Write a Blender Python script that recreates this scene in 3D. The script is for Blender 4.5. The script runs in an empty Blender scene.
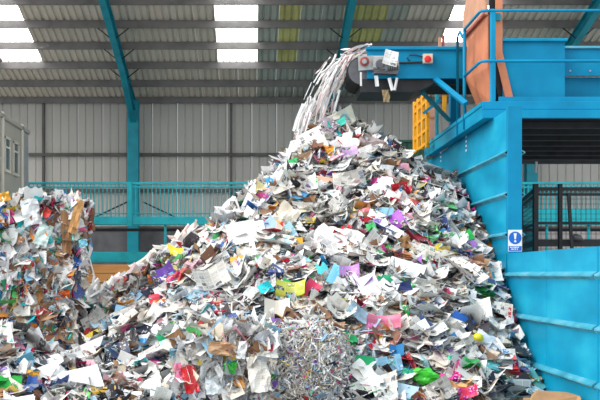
import bpy, math, random
import numpy as np
from mathutils import Vector, Matrix, Euler

sc = bpy.context.scene
COL = sc.collection
RND = random.Random(7)
NR = np.random.RandomState(11)

# ------------------------------------------------------------------ camera
# level camera 2 m above the floor; verticals stay vertical, so the view is shifted, not tilted
CAMZ = 2.0; F = 1000.0; CX = 252.0; CY = 274.0
cd = bpy.data.cameras.new('camera'); cam = bpy.data.objects.new('camera', cd); COL.objects.link(cam)
cam.location = (0, 0, CAMZ); cam.rotation_euler = (math.pi / 2, 0, 0)
cd.sensor_width = 36; cd.lens = 36 * F / 600
cd.shift_x = (300 - CX) / 600; cd.shift_y = (CY - 200) / 600
cd.clip_end = 300
sc.camera = cam

# ------------------------------------------------------------------ sky, sun, exposure
w = bpy.data.worlds.new('overcast_sky'); sc.world = w; w.use_nodes = True
bg = w.node_tree.nodes['Background']; bg.inputs[0].default_value = (0.92, 0.97, 1.0, 1); bg.inputs[1].default_value = 1.2
sd = bpy.data.lights.new('soft_sun', 'SUN'); sd.energy = 3.0; sd.angle = math.radians(50); sd.color = (1, 0.97, 0.93)
sun = bpy.data.objects.new('soft_sun', sd); COL.objects.link(sun)
sun.rotation_euler = Vector((0.80, 0.34, -0.66)).to_track_quat('-Z', 'Y').to_euler()
sc.view_settings.view_transform = 'Standard'; sc.view_settings.look = 'None'
sc.view_settings.gamma = 1; sc.view_settings.use_curve_mapping = False
sc.view_settings.exposure = 0.06


def at(px, py, Y):
    return Vector(((px - CX) * Y / F, Y, CAMZ + (CY - py) * Y / F))


def XW(px, Y): return (px - CX) * Y / F
def ZW(py, Y): return CAMZ + (CY - py) * Y / F
def pix(p): return (CX + F * p[0] / p[1], CY - F * (p[2] - CAMZ) / p[1])


# ------------------------------------------------------------------ materials
def nn(nt, typ, **kw):
    n = nt.nodes.new(typ)
    for k, v in kw.items():
        setattr(n, k, v)
    return n


def mat(name, col, rough=0.6, metal=0.0, vary=0.12, scale=3.0, bump=0.0, emit=0.0, spec=0.4, stretch=(1, 1, 1), fade=None):
    m = bpy.data.materials.new(name); m.use_nodes = True; nt = m.node_tree
    b = nt.nodes['Principled BSDF']
    b.inputs['Roughness'].default_value = rough; b.inputs['Metallic'].default_value = metal
    b.inputs['Specular IOR Level'].default_value = spec
    tc = nn(nt, 'ShaderNodeTexCoord'); mp = nn(nt, 'ShaderNodeMapping'); mp.inputs['Scale'].default_value = stretch
    nt.links.new(tc.outputs['Object'], mp.inputs[0])
    no = nn(nt, 'ShaderNodeTexNoise'); no.inputs['Scale'].default_value = scale; no.inputs['Detail'].default_value = 5
    nt.links.new(mp.outputs[0], no.inputs[0])
    rp = nn(nt, 'ShaderNodeValToRGB')
    c0 = [max(0, c * (1 - vary * 1.6)) for c in col]; c1 = list(fade) if fade else [min(1, c * (1 + vary)) for c in col]
    rp.color_ramp.elements[0].position = 0.3; rp.color_ramp.elements[0].color = (*c0, 1)
    rp.color_ramp.elements[1].position = 0.75; rp.color_ramp.elements[1].color = (*c1, 1)
    e = rp.color_ramp.elements.new(0.5); e.color = (*col, 1)
    nt.links.new(no.outputs[0], rp.inputs[0]); nt.links.new(rp.outputs[0], b.inputs['Base Color'])
    if bump:
        bp = nn(nt, 'ShaderNodeBump'); bp.inputs['Strength'].default_value = bump; bp.inputs['Distance'].default_value = 0.02
        nt.links.new(no.outputs[0], bp.inputs['Height']); nt.links.new(bp.outputs[0], b.inputs['Normal'])
    if emit:
        b.inputs['Emission Color'].default_value = (*col, 1); b.inputs['Emission Strength'].default_value = emit
    return m


def print_mat(name, base, ncol, nrow, p_pic, p_text, src='object', colour_base=False, rough=0.7, ink=0.45):
    """printed paper: text columns, picture blocks and blank margins laid out per sheet; accent colour from the object (or the scrap's own attribute)"""
    m = bpy.data.materials.new(name); m.use_nodes = True; nt = m.node_tree; L = nt.links.new
    b = nt.nodes['Principled BSDF']; b.inputs['Roughness'].default_value = rough; b.inputs['Specular IOR Level'].default_value = 0.35
    uv = nn(nt, 'ShaderNodeUVMap')
    if src == 'object':
        oi = nn(nt, 'ShaderNodeObjectInfo'); acc = oi.outputs['Color']; rid = oi.outputs['Random']
    else:
        a = nn(nt, 'ShaderNodeAttribute', attribute_name='tint'); acc = a.outputs['Color']
        a2 = nn(nt, 'ShaderNodeAttribute', attribute_name='rid'); rid = a2.outputs['Fac']

    def math_(op, x, y=None):
        n = nn(nt, 'ShaderNodeMath', operation=op)
        for i, v in enumerate((x, y)):
            if v is None: continue
            if isinstance(v, (int, float)): n.inputs[i].default_value = v
            else: L(v, n.inputs[i])
        return n.outputs[0]

    def mix(f, x, y, bt='MIX'):
        n = nn(nt, 'ShaderNodeMix', data_type='RGBA', blend_type=bt)
        for s, v in ((n.inputs[0], f), (n.inputs[6], x), (n.inputs[7], y)):
            if isinstance(v, (int, float)): s.default_value = v
            elif isinstance(v, tuple): s.default_value = (*v, 1)
            else: L(v, s)
        return n.outputs[2]
    sp = nn(nt, 'ShaderNodeSeparateXYZ'); L(uv.outputs[0], sp.inputs[0])
    u = math_('ADD', math_('MULTIPLY', sp.outputs[0], ncol), math_('MULTIPLY', rid, 7.3))
    v = math_('ADD', math_('MULTIPLY', sp.outputs[1], nrow), math_('MULTIPLY', rid, 13.7))
    fu, fv = math_('FLOOR', u), math_('FLOOR', v)
    cu, cv = math_('FRACT', u), math_('FRACT', v)
    cb = nn(nt, 'ShaderNodeCombineXYZ'); L(fu, cb.inputs[0]); L(fv, cb.inputs[1]); L(math_('MULTIPLY', rid, 91.0), cb.inputs[2])
    wn = nn(nt, 'ShaderNodeTexWhiteNoise'); L(cb.outputs[0], wn.inputs[0])
    s2 = nn(nt, 'ShaderNodeSeparateColor'); L(wn.outputs['Color'], s2.inputs[0])
    inside = math_('MULTIPLY', math_('MULTIPLY', math_('GREATER_THAN', cu, 0.07), math_('LESS_THAN', cu, 0.93)),
                   math_('MULTIPLY', math_('GREATER_THAN', cv, 0.07), math_('LESS_THAN', cv, 0.93)))
    is_pic = math_('MULTIPLY', math_('LESS_THAN', s2.outputs[0], p_pic), inside)
    is_txt = math_('MULTIPLY', math_('MULTIPLY', math_('GREATER_THAN', s2.outputs[0], p_pic), math_('LESS_THAN', s2.outputs[0], p_pic + p_text)), inside)
    lines = math_('GREATER_THAN', math_('FRACT', math_('MULTIPLY', cv, 9.0)), 0.5)
    no = nn(nt, 'ShaderNodeTexNoise'); no.inputs['Scale'].default_value = 9; no.inputs['Detail'].default_value = 3
    L(uv.outputs[0], no.inputs[0])
    # paper tone
    tone = mix(rid, tuple(c * 0.88 for c in base), base)
    if colour_base:
        paper = acc
    else:
        paper = tone
    hs = nn(nt, 'ShaderNodeHueSaturation'); L(acc, hs.inputs['Color']); L(math_('ADD', math_('MULTIPLY', s2.outputs[1], 0.16), 0.42), hs.inputs['Hue'])
    hs.inputs['Saturation'].default_value = 1.1
    L(math_('ADD', math_('MULTIPLY', s2.outputs[2], 1.1), 0.25), hs.inputs['Value'])
    pic_col = mix(math_('GREATER_THAN', s2.outputs[1], 0.62), hs.outputs[0], (0.10, 0.095, 0.10)) if colour_base else mix(math_('GREATER_THAN', s2.outputs[1], 0.55), (0.17, 0.16, 0.17), acc)
    pic_col = mix(math_('GREATER_THAN', no.outputs[0], 0.55), pic_col, mix(0.65, pic_col, (0.85, 0.85, 0.83)))
    txt_col = mix(math_('MULTIPLY', lines, ink), paper, (0.10, 0.10, 0.12))
    c = mix(is_txt, paper, txt_col)
    c = mix(is_pic, c, pic_col)
    L(c, b.inputs['Base Color'])
    return m


BLUE = mat('blue_paint', (0.001, 0.245, 0.46), 0.55, 0, 0.10, 1.6, 0.05, spec=0.2, fade=(0.003, 0.30, 0.52))
BLUE2 = mat('blue_paint_weathered_lit', (0.001, 0.31, 0.52), 0.5, 0, 0.14, 1.1, 0.08, spec=0.2, fade=(0.020, 0.46, 0.65), stretch=(1, .6, 1.6))  # faded, lighter copy of the blue; light on left-facing sides put into the colour
RIBM = mat('blue_grey_paint', (0.05, 0.38, 0.52), 0.5, 0, 0.2, 3, fade=(0.22, 0.48, 0.56))
TEAL = mat('teal_paint', (0.008, 0.44, 0.52), 0.5, 0, 0.15, 2)
FRAME = mat('frame_blue', (0.003, 0.27, 0.36), 0.5, 0, 0.15, 2)
DARK = mat('dark_steel', (0.022, 0.024, 0.028), 0.6, 0, 0.3, 4)
BLACK = mat('black_rubber_and_shade', (0.012, 0.012, 0.014), 0.75, 0, 0.3, 4)  # belt rubber; also paints the shade in open ribs and the board gap
PURLIN = mat('galvanised_purlin', (0.17, 0.16, 0.155), 0.55, 0.2, 0.15, 2)
ROOF = mat('roof_sheet_liner', (0.62, 0.56, 0.48), 0.6, 0, 0.12, 0.6)
ROOFY = mat('roof_sheet_yellowed', (0.58, 0.56, 0.22), 0.6, 0, 0.2, 0.7)
ROOFG = mat('roof_sheet_greenish', (0.42, 0.45, 0.40), 0.6, 0, 0.15, 0.7)
LIGHTP = mat('rooflight_daylight', (1.0, 1.0, 1.0), 0.5, 0, 0, 1, emit=4.0)
WALLM = mat('wall_liner', (0.50, 0.475, 0.44), 0.6, 0, 0.07, 0.5, stretch=(1, 1, .25))
RAIL = mat('sheeting_rail', (0.12, 0.11, 0.105), 0.6, 0, 0.2, 2)
PLINTH = mat('plinth_block', (0.14, 0.14, 0.15), 0.8, 0, 0.2, 2, 0.2)
CONC = mat('concrete', (0.30, 0.29, 0.28), 0.85, 0, 0.2, 1.2, 0.2)
SALMON = mat('salmon_board', (0.62, 0.22, 0.11), 0.6, 0, 0.12, 2.5)
SALMON2 = mat('tan_board', (0.58, 0.30, 0.19), 0.65, 0, 0.12, 2.5)
YELLOW = mat('yellow_paint', (0.85, 0.38, 0.012), 0.45, 0, 0.1, 4)
GREEN = mat('dark_green_sheet', (0.02, 0.075, 0.05), 0.7, 0, 0.25, 2)
CABIN = mat('cabin_panel', (0.36, 0.35, 0.31), 0.5, 0, 0.08, 1)
CABIN2 = mat('cabin_trim', (0.62, 0.60, 0.52), 0.5, 0, 0.08, 1)
GLASS = mat('cabin_pane', (0.10, 0.11, 0.12), 0.1, 0, 0.1, 1, spec=0.8)
WHITE = mat('white_enamel', (0.8, 0.8, 0.79), 0.5, 0, 0.04, 3)
STEEL = mat('grey_steel', (0.42, 0.43, 0.44), 0.4, 0.5, 0.15, 6)
STEELD = mat('dark_grey_steel', (0.13, 0.13, 0.14), 0.45, 0.4, 0.2, 6)
CREAM = mat('cream_box', (0.66, 0.60, 0.48), 0.5, 0, 0.05, 5)
RED = mat('red_plastic', (0.70, 0.02, 0.02), 0.3, 0, 0.05, 5)
REDD = mat('red_brown', (0.35, 0.07, 0.05), 0.5, 0, 0.2, 5)
SIGNB = mat('sign_blue', (0.005, 0.13, 0.55), 0.4, 0, 0.02, 5)
TIMBER = mat('timber', (0.66, 0.30, 0.09), 0.7, 0, 0.2, 3, stretch=(.4, 4, 4))
CARD = mat('cardboard', (0.46, 0.25, 0.12), 0.8, 0, 0.15, 4)
WIRE = mat('baling_wire', (0.16, 0.15, 0.14), 0.5, 0.6, 0.1, 4)
SHADE_MUSH = mat('paper_mush_shade', (0.16, 0.15, 0.145), 0.9, 0, 0.5, 6, 0.5)  # base colour darkened to stand in for shade in the gaps between sheets
PALEMUSH = mat('shredded_mush', (0.55, 0.53, 0.53), 0.9, 0, 0.4, 40, 0.5)

NEWS = print_mat('newsprint', (0.80, 0.78, 0.73), 5, 6, 0.26, 0.52)
OFFICE = print_mat('office_print', (0.90, 0.90, 0.89), 2, 5, 0.06, 0.42, ink=0.35)
GLOSSY = print_mat('glossy_print', (0.85, 0.85, 0.85), 3, 3, 0.42, 0.25, colour_base=True, rough=0.35)
LEAF = print_mat('leaflet_print', (0.85, 0.85, 0.85), 2, 3, 0.28, 0.30, colour_base=True, rough=0.5)
PLAINP = print_mat('plain_stock', (0.85, 0.85, 0.85), 1, 2, 0.0, 0.25, colour_base=True, rough=0.75, ink=0.15)
SCRAP = print_mat('scrap_print', (0.8, 0.8, 0.8), 3, 3, 0.22, 0.36, src='attr', colour_base=True)


PLAINA = print_mat('plain_strip', (0.8, 0.8, 0.8), 1, 2, 0.0, 0.1, src='attr', colour_base=True, ink=0.15)


# film material with object colour
def film_mat(name, rough, spec):
    m = bpy.data.materials.new(name); m.use_nodes = True; nt = m.node_tree
    b = nt.nodes['Principled BSDF']; b.inputs['Roughness'].default_value = rough; b.inputs['Specular IOR Level'].default_value = spec
    oi = nn(nt, 'ShaderNodeObjectInfo'); no = nn(nt, 'ShaderNodeTexNoise'); no.inputs['Scale'].default_value = 14
    tc = nn(nt, 'ShaderNodeTexCoord'); nt.links.new(tc.outputs['Object'], no.inputs[0])
    mx = nn(nt, 'ShaderNodeMix', data_type='RGBA', blend_type='MULTIPLY'); mx.inputs[0].default_value = 0.22
    nt.links.new(oi.outputs['Color'], mx.inputs[6]); nt.links.new(no.outputs['Fac'], mx.inputs[7]); nt.links.new(mx.outputs[2], b.inputs['Base Color'])
    return m


FILM = film_mat('plastic_film', 0.25, 0.6)
KRAFT = film_mat('kraft_paper', 0.8, 0.2)


# ------------------------------------------------------------------ mesh helpers
class MB:
    def __init__(s): s.v = []; s.f = []

    def poly(s, pts, faces):
        n = len(s.v); s.v += [tuple(p) for p in pts]; s.f += [tuple(i + n for i in f) for f in faces]; return s

    def box(s, x0, x1, y0, y1, z0, z1, bev=0.0):
        if bev <= 0:
            p = [(x, y, z) for z in (z0, z1) for y in (y0, y1) for x in (x0, x1)]
            return s.poly(p, [(0, 2, 3, 1), (4, 5, 7, 6), (0, 1, 5, 4), (2, 6, 7, 3), (0, 4, 6, 2), (1, 3, 7, 5)])
        # chamfered on the edges along the longest axis
        d = [x1 - x0, y1 - y0, z1 - z0]; ax = d.index(max(d)); o = [i for i in range(3) if i != ax]
        lo = (x0, y0, z0); hi = (x1, y1, z1); a, b = o
        ring = [(lo[a] + bev, lo[b]), (hi[a] - bev, lo[b]), (hi[a], lo[b] + bev), (hi[a], hi[b] - bev), (hi[a] - bev, hi[b]), (lo[a] + bev, hi[b]), (lo[a], hi[b] - bev), (lo[a], lo[b] + bev)]
        pts = []
        for e in (lo[ax], hi[ax]):
            for (p, q) in ring:
                c = [0, 0, 0]; c[ax] = e; c[a] = p; c[b] = q; pts.append(c)
        fs = [tuple(range(8)), tuple(range(15, 7, -1))] + [(i, (i + 1) % 8, 8 + (i + 1) % 8, 8 + i) for i in range(8)]
        return s.poly(pts, fs)

    def prism(s, ring, off):
        n = len(ring); off = Vector(off)
        pts = [Vector(p) for p in ring] + [Vector(p) + off for p in ring]
        return s.poly(pts, [tuple(range(n - 1, -1, -1)), tuple(range(n, 2 * n))] + [(i, (i + 1) % n, n + (i + 1) % n, n + i) for i in range(n)])

    def tube(s, path, r, n=8, cap=True):
        path = [Vector(p) for p in path]; rings = []
        for i, p in enumerate(path):
            a = path[max(i - 1, 0)]; b = path[min(i + 1, len(path) - 1)]
            t = (b - a).normalized(); u = t.orthogonal().normalized() if abs(t.z) > 0.9 else t.cross(Vector((0, 0, 1))).normalized(); v = t.cross(u)
            rr = r[i] if isinstance(r, (list, tuple)) else r
            rings.append([p + (u * math.cos(k * 2 * math.pi / n) + v * math.sin(k * 2 * math.pi / n)) * rr for k in range(n)])
        pts = [q for g in rings for q in g]; fs = []
        for i in range(len(rings) - 1):
            for k in range(n):
                fs.append((i * n + k, i * n + (k + 1) % n, (i + 1) * n + (k + 1) % n, (i + 1) * n + k))
        if cap: fs += [tuple(range(n - 1, -1, -1)), tuple(range((len(rings) - 1) * n, len(rings) * n))]
        return s.poly(pts, fs)

    def bar(s, a, b, w, h):
        """rectangular bar from a to b, w across and h deep"""
        a = Vector(a); b = Vector(b); t = (b - a).normalized()
        u = t.cross(Vector((0, 1, 0))); u = (Vector((1, 0, 0)) if u.length < .05 else u).normalized(); v = t.cross(u).normalized()
        ring = [a - u * w / 2 - v * h / 2, a + u * w / 2 - v * h / 2, a + u * w / 2 + v * h / 2, a - u * w / 2 + v * h / 2]
        return s.prism(ring, b - a)

    def mesh(s, name):
        me = bpy.data.meshes.new(name); me.from_pydata(s.v, [], s.f); me.update(); return me


def recalc(me):
    import bmesh
    bm = bmesh.new(); bm.from_mesh(me); bmesh.ops.recalc_face_normals(bm, faces=bm.faces); bm.to_mesh(me); bm.free()


def obj(name, mb, m, parent=None, smooth=False, kind=None, label=None):
    me = mb.mesh(name) if isinstance(mb, MB) else mb
    if isinstance(mb, MB): recalc(me)
    if not me.materials: me.materials.append(m)
    if smooth: me.shade_smooth()
    o = bpy.data.objects.new(name, me); COL.objects.link(o)
    if parent is not None:
        o.parent = parent
        o.location = -Vector(parent['w']) if 'w' in parent else (0, 0, 0)
    if kind: o['kind'] = kind
    if label: o['label'] = label
    return o


def thing(name, label, cat, loc, group=None, kind=None):
    o = bpy.data.objects.new(name, None); COL.objects.link(o); o.location = loc; o['w'] = tuple(loc)
    o.empty_display_size = 0.1
    if label: o['label'] = label
    if cat: o['category'] = cat
    if group: o['group'] = group
    if kind: o['kind'] = kind
    return o


def tag(o, label, cat, group=None, kind=None):
    o['label'] = label; o['category'] = cat
    if group: o['group'] = group
    if kind: o['kind'] = kind
    return o


def recentre(o):
    """move a single-mesh thing's origin to the middle of its base"""
    me = o.data; n = len(me.vertices); a = np.empty(n * 3); me.vertices.foreach_get('co', a); a = a.reshape(-1, 3)
    c = (a.min(0) + a.max(0)) / 2; c[2] = a[:, 2].min(); a -= c
    me.vertices.foreach_set('co', a.ravel()); me.update(); o.location = Vector(c) + o.location
    return o


# ------------------------------------------------------------------ the building
YB = 40.0
SL = 0.257
def zroof(y): return 9.08 + (YB - y) * SL
RIDGE = 25.0

fl = MB().box(-30, 30, 2, YB + .4, -0.2, 0.0); f_o = obj('floor', fl, CONC); f_o['kind'] = 'structure'

# roof: corrugated sheets side by side, two rooflight strips per bay
ceiling = thing('ceiling', None, None, (0, YB, 9.08), kind='structure')
SW = 7.95 / 11
def roof_strip(y0, y1):
    mb = MB(); prof = []
    for k in range(3):
        x = k * SW / 3
        prof += [(x, 0), (x + SW / 3 * .55, 0), (x + SW / 3 * .66, .045), (x + SW / 3 * .89, .045)]
    prof.append((SW - .006, 0))
    n = len(prof); pts = []
    for t in (0, .03):
        for y in (y0, y1):
            pts += [(x, y, zroof(y) + z + t) for x, z in prof]
    fs = []
    for i in range(n - 1):
        fs += [(i, i + 1, n + i + 1, n + i), (2 * n + i, 3 * n + i, 3 * n + i + 1, 2 * n + i + 1)]
    return mb.poly(pts, fs).mesh('roof_sheet')
me_full, me_low, me_high = roof_strip(RIDGE, YB + .5), roof_strip(37.03, YB + .5), roof_strip(RIDGE, 37.0)
X0R = -9.2 - 6 * SW
for k in range(40):
    x = X0R + k * SW; i = (k - 6) % 11
    def put(me, m, name='roof_sheet'):
        o = bpy.data.objects.new(name, me); COL.objects.link(o); o.parent = ceiling
        o.location = (x, -YB, -9.08)
        if not me.materials: me.materials.append(m)
        o.material_slots[0].link = 'OBJECT'; o.material_slots[0].material = m
        return o
    px = CX + F * (x + SW / 2) / 35
    if i in (0, 1):
        put(me_low, ROOF); put(me_high, LIGHTP, 'rooflight')['label'] = 'white rooflight sheet glowing with daylight'
    else:
        if 272 < px < 305 or 345 < px < 372: put(me_low, ROOFG); put(me_high, ROOFY)
        elif 262 < px < 400: put(me_full, ROOFG)
        else: put(me_full, ROOF)
for k in range(0, 11):
    y = YB - 1.5 * k; z = zroof(y)
    mb = MB()
    h = .26 if k else .24
    mb.prism([(-14, y - .04, z - h), (-14, y + .05, z - h), (-14, y + .05, z - h + .02), (-14, y - .015, z - h + .02), (-14, y - .015, z - .025), (-14, y + .05, z - .025), (-14, y + .05, z - .005), (-14, y - .04, z - .005)], (30, 0, 0))
    obj('purlin', mb, PURLIN, ceiling)

# back wall: ribbed liner sheets in two tiers, rails, joint posts, block plinth
wall = thing('wall_back', None, None, (0, YB + .3, 0), kind='structure')
def wall_sheet(z0, z1):
    mb = MB(); n = 3; W = 1.0; prof = []
    for k in range(n):
        x = k * W / n; d = W / n
        prof += [(x, 0), (x + d * .80, 0), (x + d * .86, .03), (x + d * .94, .03)]
    prof.append((W - .008, 0)); c = len(prof); pts = []
    for t in (0, .03):
        for z in (z0, z1): pts += [(x, YB + .3 + y + t, z) for x, y in prof]
    fs = []
    for i in range(c - 1): fs += [(i, i + 1, c + i + 1, c + i), (2 * c + i, 3 * c + i, 3 * c + i + 1, 2 * c + i + 1)]
    fs += [(0, c, 3 * c, 2 * c), (c - 1, 2 * c - 1, 4 * c - 1, 3 * c - 1)]
    return mb.poly(pts, fs).mesh('wall_sheet')
ms = [wall_sheet(6.86, 9.3), wall_sheet(3.9, 6.84)]
for me in ms: me.materials.append(WALLM)
for k in range(32):
    for me in ms:
        o = bpy.data.objects.new('wall_sheet', me); COL.objects.link(o); o.parent = wall; o.location = (-15 + k, -YB - .3, 0)
obj('plinth', MB().box(-15, 6.5, YB + .22, YB + .45, 0, 3.9), PLINTH, wall)
obj('plinth', MB().box(6.5, 17, YB + .22, YB + .45, 0, 3.9), mat('pale_plinth', (.55, .50, .49), .8), wall)
for z, h in ((6.8, .12), (5.36, .13), (3.85, .12)):
    obj('sheeting_rail', MB().box(-15, 17, YB + .12, YB + .28, z - h / 2, z + h / 2), RAIL, wall)
for x in (-8.4, -.84, 7.1):
    obj('joint_post', MB().box(x - .045, x + .045, YB + .2, YB + .29, 0, 9.05), RAIL, wall)

# portal frames
for n, xf in enumerate((-4.72, 3.18, 11.1)):
    fr = thing('portal_frame', None, None, (xf, YB - .3, 0), kind='structure')
    y1, y0 = YB - .02, YB - .42
    cm = MB().box(xf - .22, xf + .22, y0, y0 + .03, 0, 8.9).box(xf - .22, xf + .22, y1 - .03, y1, 0, 8.9).box(xf - .012, xf + .012, y0 + .03, y1 - .03, 0, 8.9)
    obj('column', cm, FRAME, fr)
    def raf(y): return zroof(y) - .235
    D = .46
    def strip(za, zb, wd):
        return [(xf - wd, y0 + .4, raf(y0 + .4) + za), (xf + wd, y0 + .4, raf(y0 + .4) + za), (xf + wd, y0 + .4, raf(y0 + .4) + zb), (xf - wd, y0 + .4, raf(y0 + .4) + zb)]
    off = (0, RIDGE - y0 - .4, (y0 + .4 - RIDGE) * SL)
    rm = MB().prism(strip(-.025, 0, .11), off).prism(strip(-D, -D + .025, .11), off).prism(strip(-D + .025, -.025, .012), off)
    obj('rafter', rm, FRAME, fr)
    ya, yb = y0, y0 - 3.2
    hm = MB().prism([(xf - .012, ya, raf(ya) - D - .5), (xf - .012, ya, raf(ya) - D), (xf - .012, yb, raf(yb) - D)], (.024, 0, 0))
    hm.prism([(xf - .11, ya, raf(ya) - D - .5), (xf + .11, ya, raf(ya) - D - .5), (xf + .11, ya, raf(ya) - D - .475), (xf - .11, ya, raf(ya) - D - .475)], (0, yb - ya, raf(yb) - raf(ya) + .5))
    obj('haunch', hm, FRAME, fr)
    for k in (2, 3, 4):
        y = YB - 1.5 * k; z = raf(y)
        for s in (-1, 1):
            obj('fly_brace', MB().bar((xf + s * .05, y, z - D + .05), (xf + s * .62, y, z + .05), .035, .035), DARK, fr)

# hanging strip lamp under the middle rooflight
lp = at(225, 24, 34.2)
lamp = thing('strip_lamp', 'white strip lamp hung under the middle rooflight', 'lamp', (lp.x, lp.y, lp.z - .1))
obj('housing', MB().box(lp.x - .45, lp.x + .45, lp.y - .12, lp.y + .12, lp.z - .06, lp.z + .12, .03), WHITE, lamp)
obj('diffuser', MB().box(lp.x - .42, lp.x + .42, lp.y - .09, lp.y + .09, lp.z - .1, lp.z - .06, .015), WHITE, lamp)
for s in (-1, 1):
    obj('hanger', MB().tube([(lp.x + s * .35, lp.y, lp.z + .12), (lp.x + s * .35, lp.y, zroof(lp.y) - .0)], .012, 6), DARK, lamp)

# raised walkway along the back
WY = 33.0
wk = thing('walkway', 'teal raised walkway with balustrade running along the back wall', 'walkway', (0, WY, 0))
xa, xb = -7.45, 15.0
zt, zb_ = ZW(216.5, WY), ZW(225, WY)
obj('deck_beam', MB().box(xa, xb, WY - .05, WY + .1, zb_, zt, .02), TEAL, wk)
obj('deck', MB().box(xa, xb, WY + .1, WY + 1.5, zt - .08, zt), TEAL, wk)
for z, h in ((ZW(183.2, WY), .075), (ZW(187.2, WY), .05), (ZW(213.5, WY), .04)):
    obj('rail', MB().box(xa, xb, WY - .02, WY + .05, z - h / 2, z + h / 2, .01), TEAL, wk)
bm_ = MB(); x = xa + .1
while x < xb:
    bm_.box(x - .014, x + .014, WY, WY + .025, zt - .02, ZW(183.2, WY)); x += .135
obj('baluster_infill', bm_, TEAL, wk, kind='stuff')
for i in range(6):
    x = -4.03 + 3.95 * (i - 1) + (.0 if i else .55)
    if x < xa: x = xa + .05
    obj('rail_post', MB().box(x - .085, x + .085, WY - .12, WY - .05, ZW(226, WY), ZW(182.5, WY), .03), TEAL, wk)
obj('lower_beam', MB().box(xa, xb, WY - .05, WY + .1, ZW(262.5, WY), ZW(252, WY), .02), TEAL, wk)
obj('lower_rail', MB().box(xa, xb, WY + .0, WY + .06, ZW(269, WY), ZW(265.5, WY)), TEAL, wk)
obj('cross_rail', MB().box(xa, xb, WY + .3, WY + .36, ZW(231, WY), ZW(228, WY)), DARK, wk)
for px in (30, 88, 165, 242, 300, 400, 500, 548, 590):
    x = XW(px, WY); obj('leg', MB().box(x - .04, x + .04, WY + .1, WY + .18, 0, zb_ + .1), TEAL, wk)
for px in (100, 160):
    s = 1 if px > 130 else -1
    obj('knee_brace', MB().bar((XW(132 + s * 8, WY), WY + .9, ZW(200, WY)), (XW(132 + s * 42, WY), WY + .9, ZW(216, WY)), .05, .05), DARK, wk)

sbm = thing('bunker_beam', 'thick teal beam crossing behind the black mesh fence', 'beam', (11, 31, 0))
obj('beam', MB().box(XW(505, 31), 16, 31, 31.2, ZW(222, 31), ZW(208.5, 31), .02), TEAL, sbm)
for px in (508, 640):
    obj('leg', MB().box(XW(px, 31) - .06, XW(px, 31) + .06, 31.2, 31.32, 0, ZW(209, 31)), TEAL, sbm)

# timber stacked under the walkway
for r in range(8):
    for c in range(2):
        L = 2.6 - .12 * ((r * 3 + c) % 4)
        x = XW(70, 31) + c * 2.75 + .05 * (r % 3); z = r * .29
        mb = MB().box(x, x + L, 31.0, 31.6, z, z + .262, .012)
        o = recentre(obj('timber_baulk', mb, TIMBER))
        tag(o, ['bottom', 'second lowest', 'third lowest', 'fourth lowest', 'fourth highest', 'third highest', 'second highest', 'topmost'][r] + ' orange timber baulk in the ' + ('stack behind the bales' if c == 0 else 'stack behind the pile'), 'timber', 'timber stacked under the walkway')

# ------------------------------------------------------------------ cabin behind the bales
CXR = -7.2
cb = thing('site_cabin', 'grey portable cabin with two tall windows above the bales', 'cabin', (-8.6, 30.3, 0))
y0, y1, z0, z1 = 26.0, 32.1, 4.0, 6.62
obj('wall_panel', MB().box(-10, CXR, y0, y1, z0, z1 - .12, .02), CABIN, cb)
obj('roof_edge', MB().box(-10.06, CXR + .07, y0 - .06, y1 + .06, z1 - .14, z1, .02), CABIN, cb)
for y in (28.75, 31.2):
    obj('corner_post', MB().box(CXR, CXR + .07, y - .07, y + .07, z0, z1 + .04, .015), CABIN2, cb)
obj('end_panel', MB().box(CXR, CXR + .03, 31.28, 32.08, z0, z1 - .16), mat('cabin_end', (.30, .31, .32), .5), cb)
for yc in (29.35, 30.4):
    wf = obj('window', MB().box(CXR, CXR + .05, yc - .33, yc - .27, 5.05, 6.0).box(CXR, CXR + .05, yc + .27, yc + .33, 5.05, 6.0).box(CXR, CXR + .05, yc - .33, yc + .33, 5.95, 6.02).box(CXR, CXR + .05, yc - .33, yc + .33, 4.98, 5.06).box(CXR, CXR + .05, yc - .27, yc + .27, 5.68, 5.73), CABIN2, cb)
    g = obj('pane', MB().box(CXR + .005, CXR + .02, yc - .27, yc + .27, 5.06, 5.95), GLASS); g.parent = wf
for x in (-9.9, CXR - .1):
    for y in (y0 + .1, y1 - .1):
        obj('leg', MB().box(x - .08, x + .08, y - .08, y + .08, 0, z0), DARK, cb)

# ------------------------------------------------------------------ blue bunker wall (right)
WX = 4.5
wr = thing('wall_right', None, None, (WX, 18, 0), kind='structure')
def wpanel(ya, yb, za, zb): obj('wall_panel', MB().box(WX, WX + .25, ya + .012, yb - .012, za, zb, .006), BLUE2, wr)
YP = 17.65
edges = [YP + .06, 20.5, 23.4, 26.2]
for a, b in zip(edges, edges[1:]): wpanel(a, b, 0, 4.90)
for a, b in ((8.0, 10.4), (10.4, 13.02), (13.02, 15.3), (15.3, YP)): wpanel(a, b, 0, 2.36)
obj('end_post', MB().box(WX, WX + .25, YP - .06, YP + .06, 2.36, 4.95, .006), BLUE, wr)
def rib(ya, yb, z, side=-1):
    x = WX if side < 0 else WX + .25
    # bent plate with open ends: two sloping flanges
    t = .012; d = .07 * side; h = .055
    mb = MB()
    mb.prism([(x, ya, z + h), (x + d, ya, z + .012), (x + d, ya, z - .012), (x, ya, z + h - 2 * t)], (0, yb - ya, 0))
    mb.prism([(x + d, ya, z + .012), (x, ya, z - h), (x, ya, z - h + 2 * t), (x + d * .8, ya, z + .0)], (0, yb - ya, 0))
    obj('stiffener_rib', mb, RIBM, wr)
    obj('rib_end_shade', MB().prism([(x, ya + .02, z + h - .02), (x + d * .85, ya + .02, z), (x, ya + .02, z - h + .02)], (0, .03, 0)), BLACK, wr)  # black plug painted in for the shade inside the open rib
for z in (4.14, 3.40, 2.69):
    rib(YP - .02, 26.1, z); rib(YP - .02, 26.1, z, 1)
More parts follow.
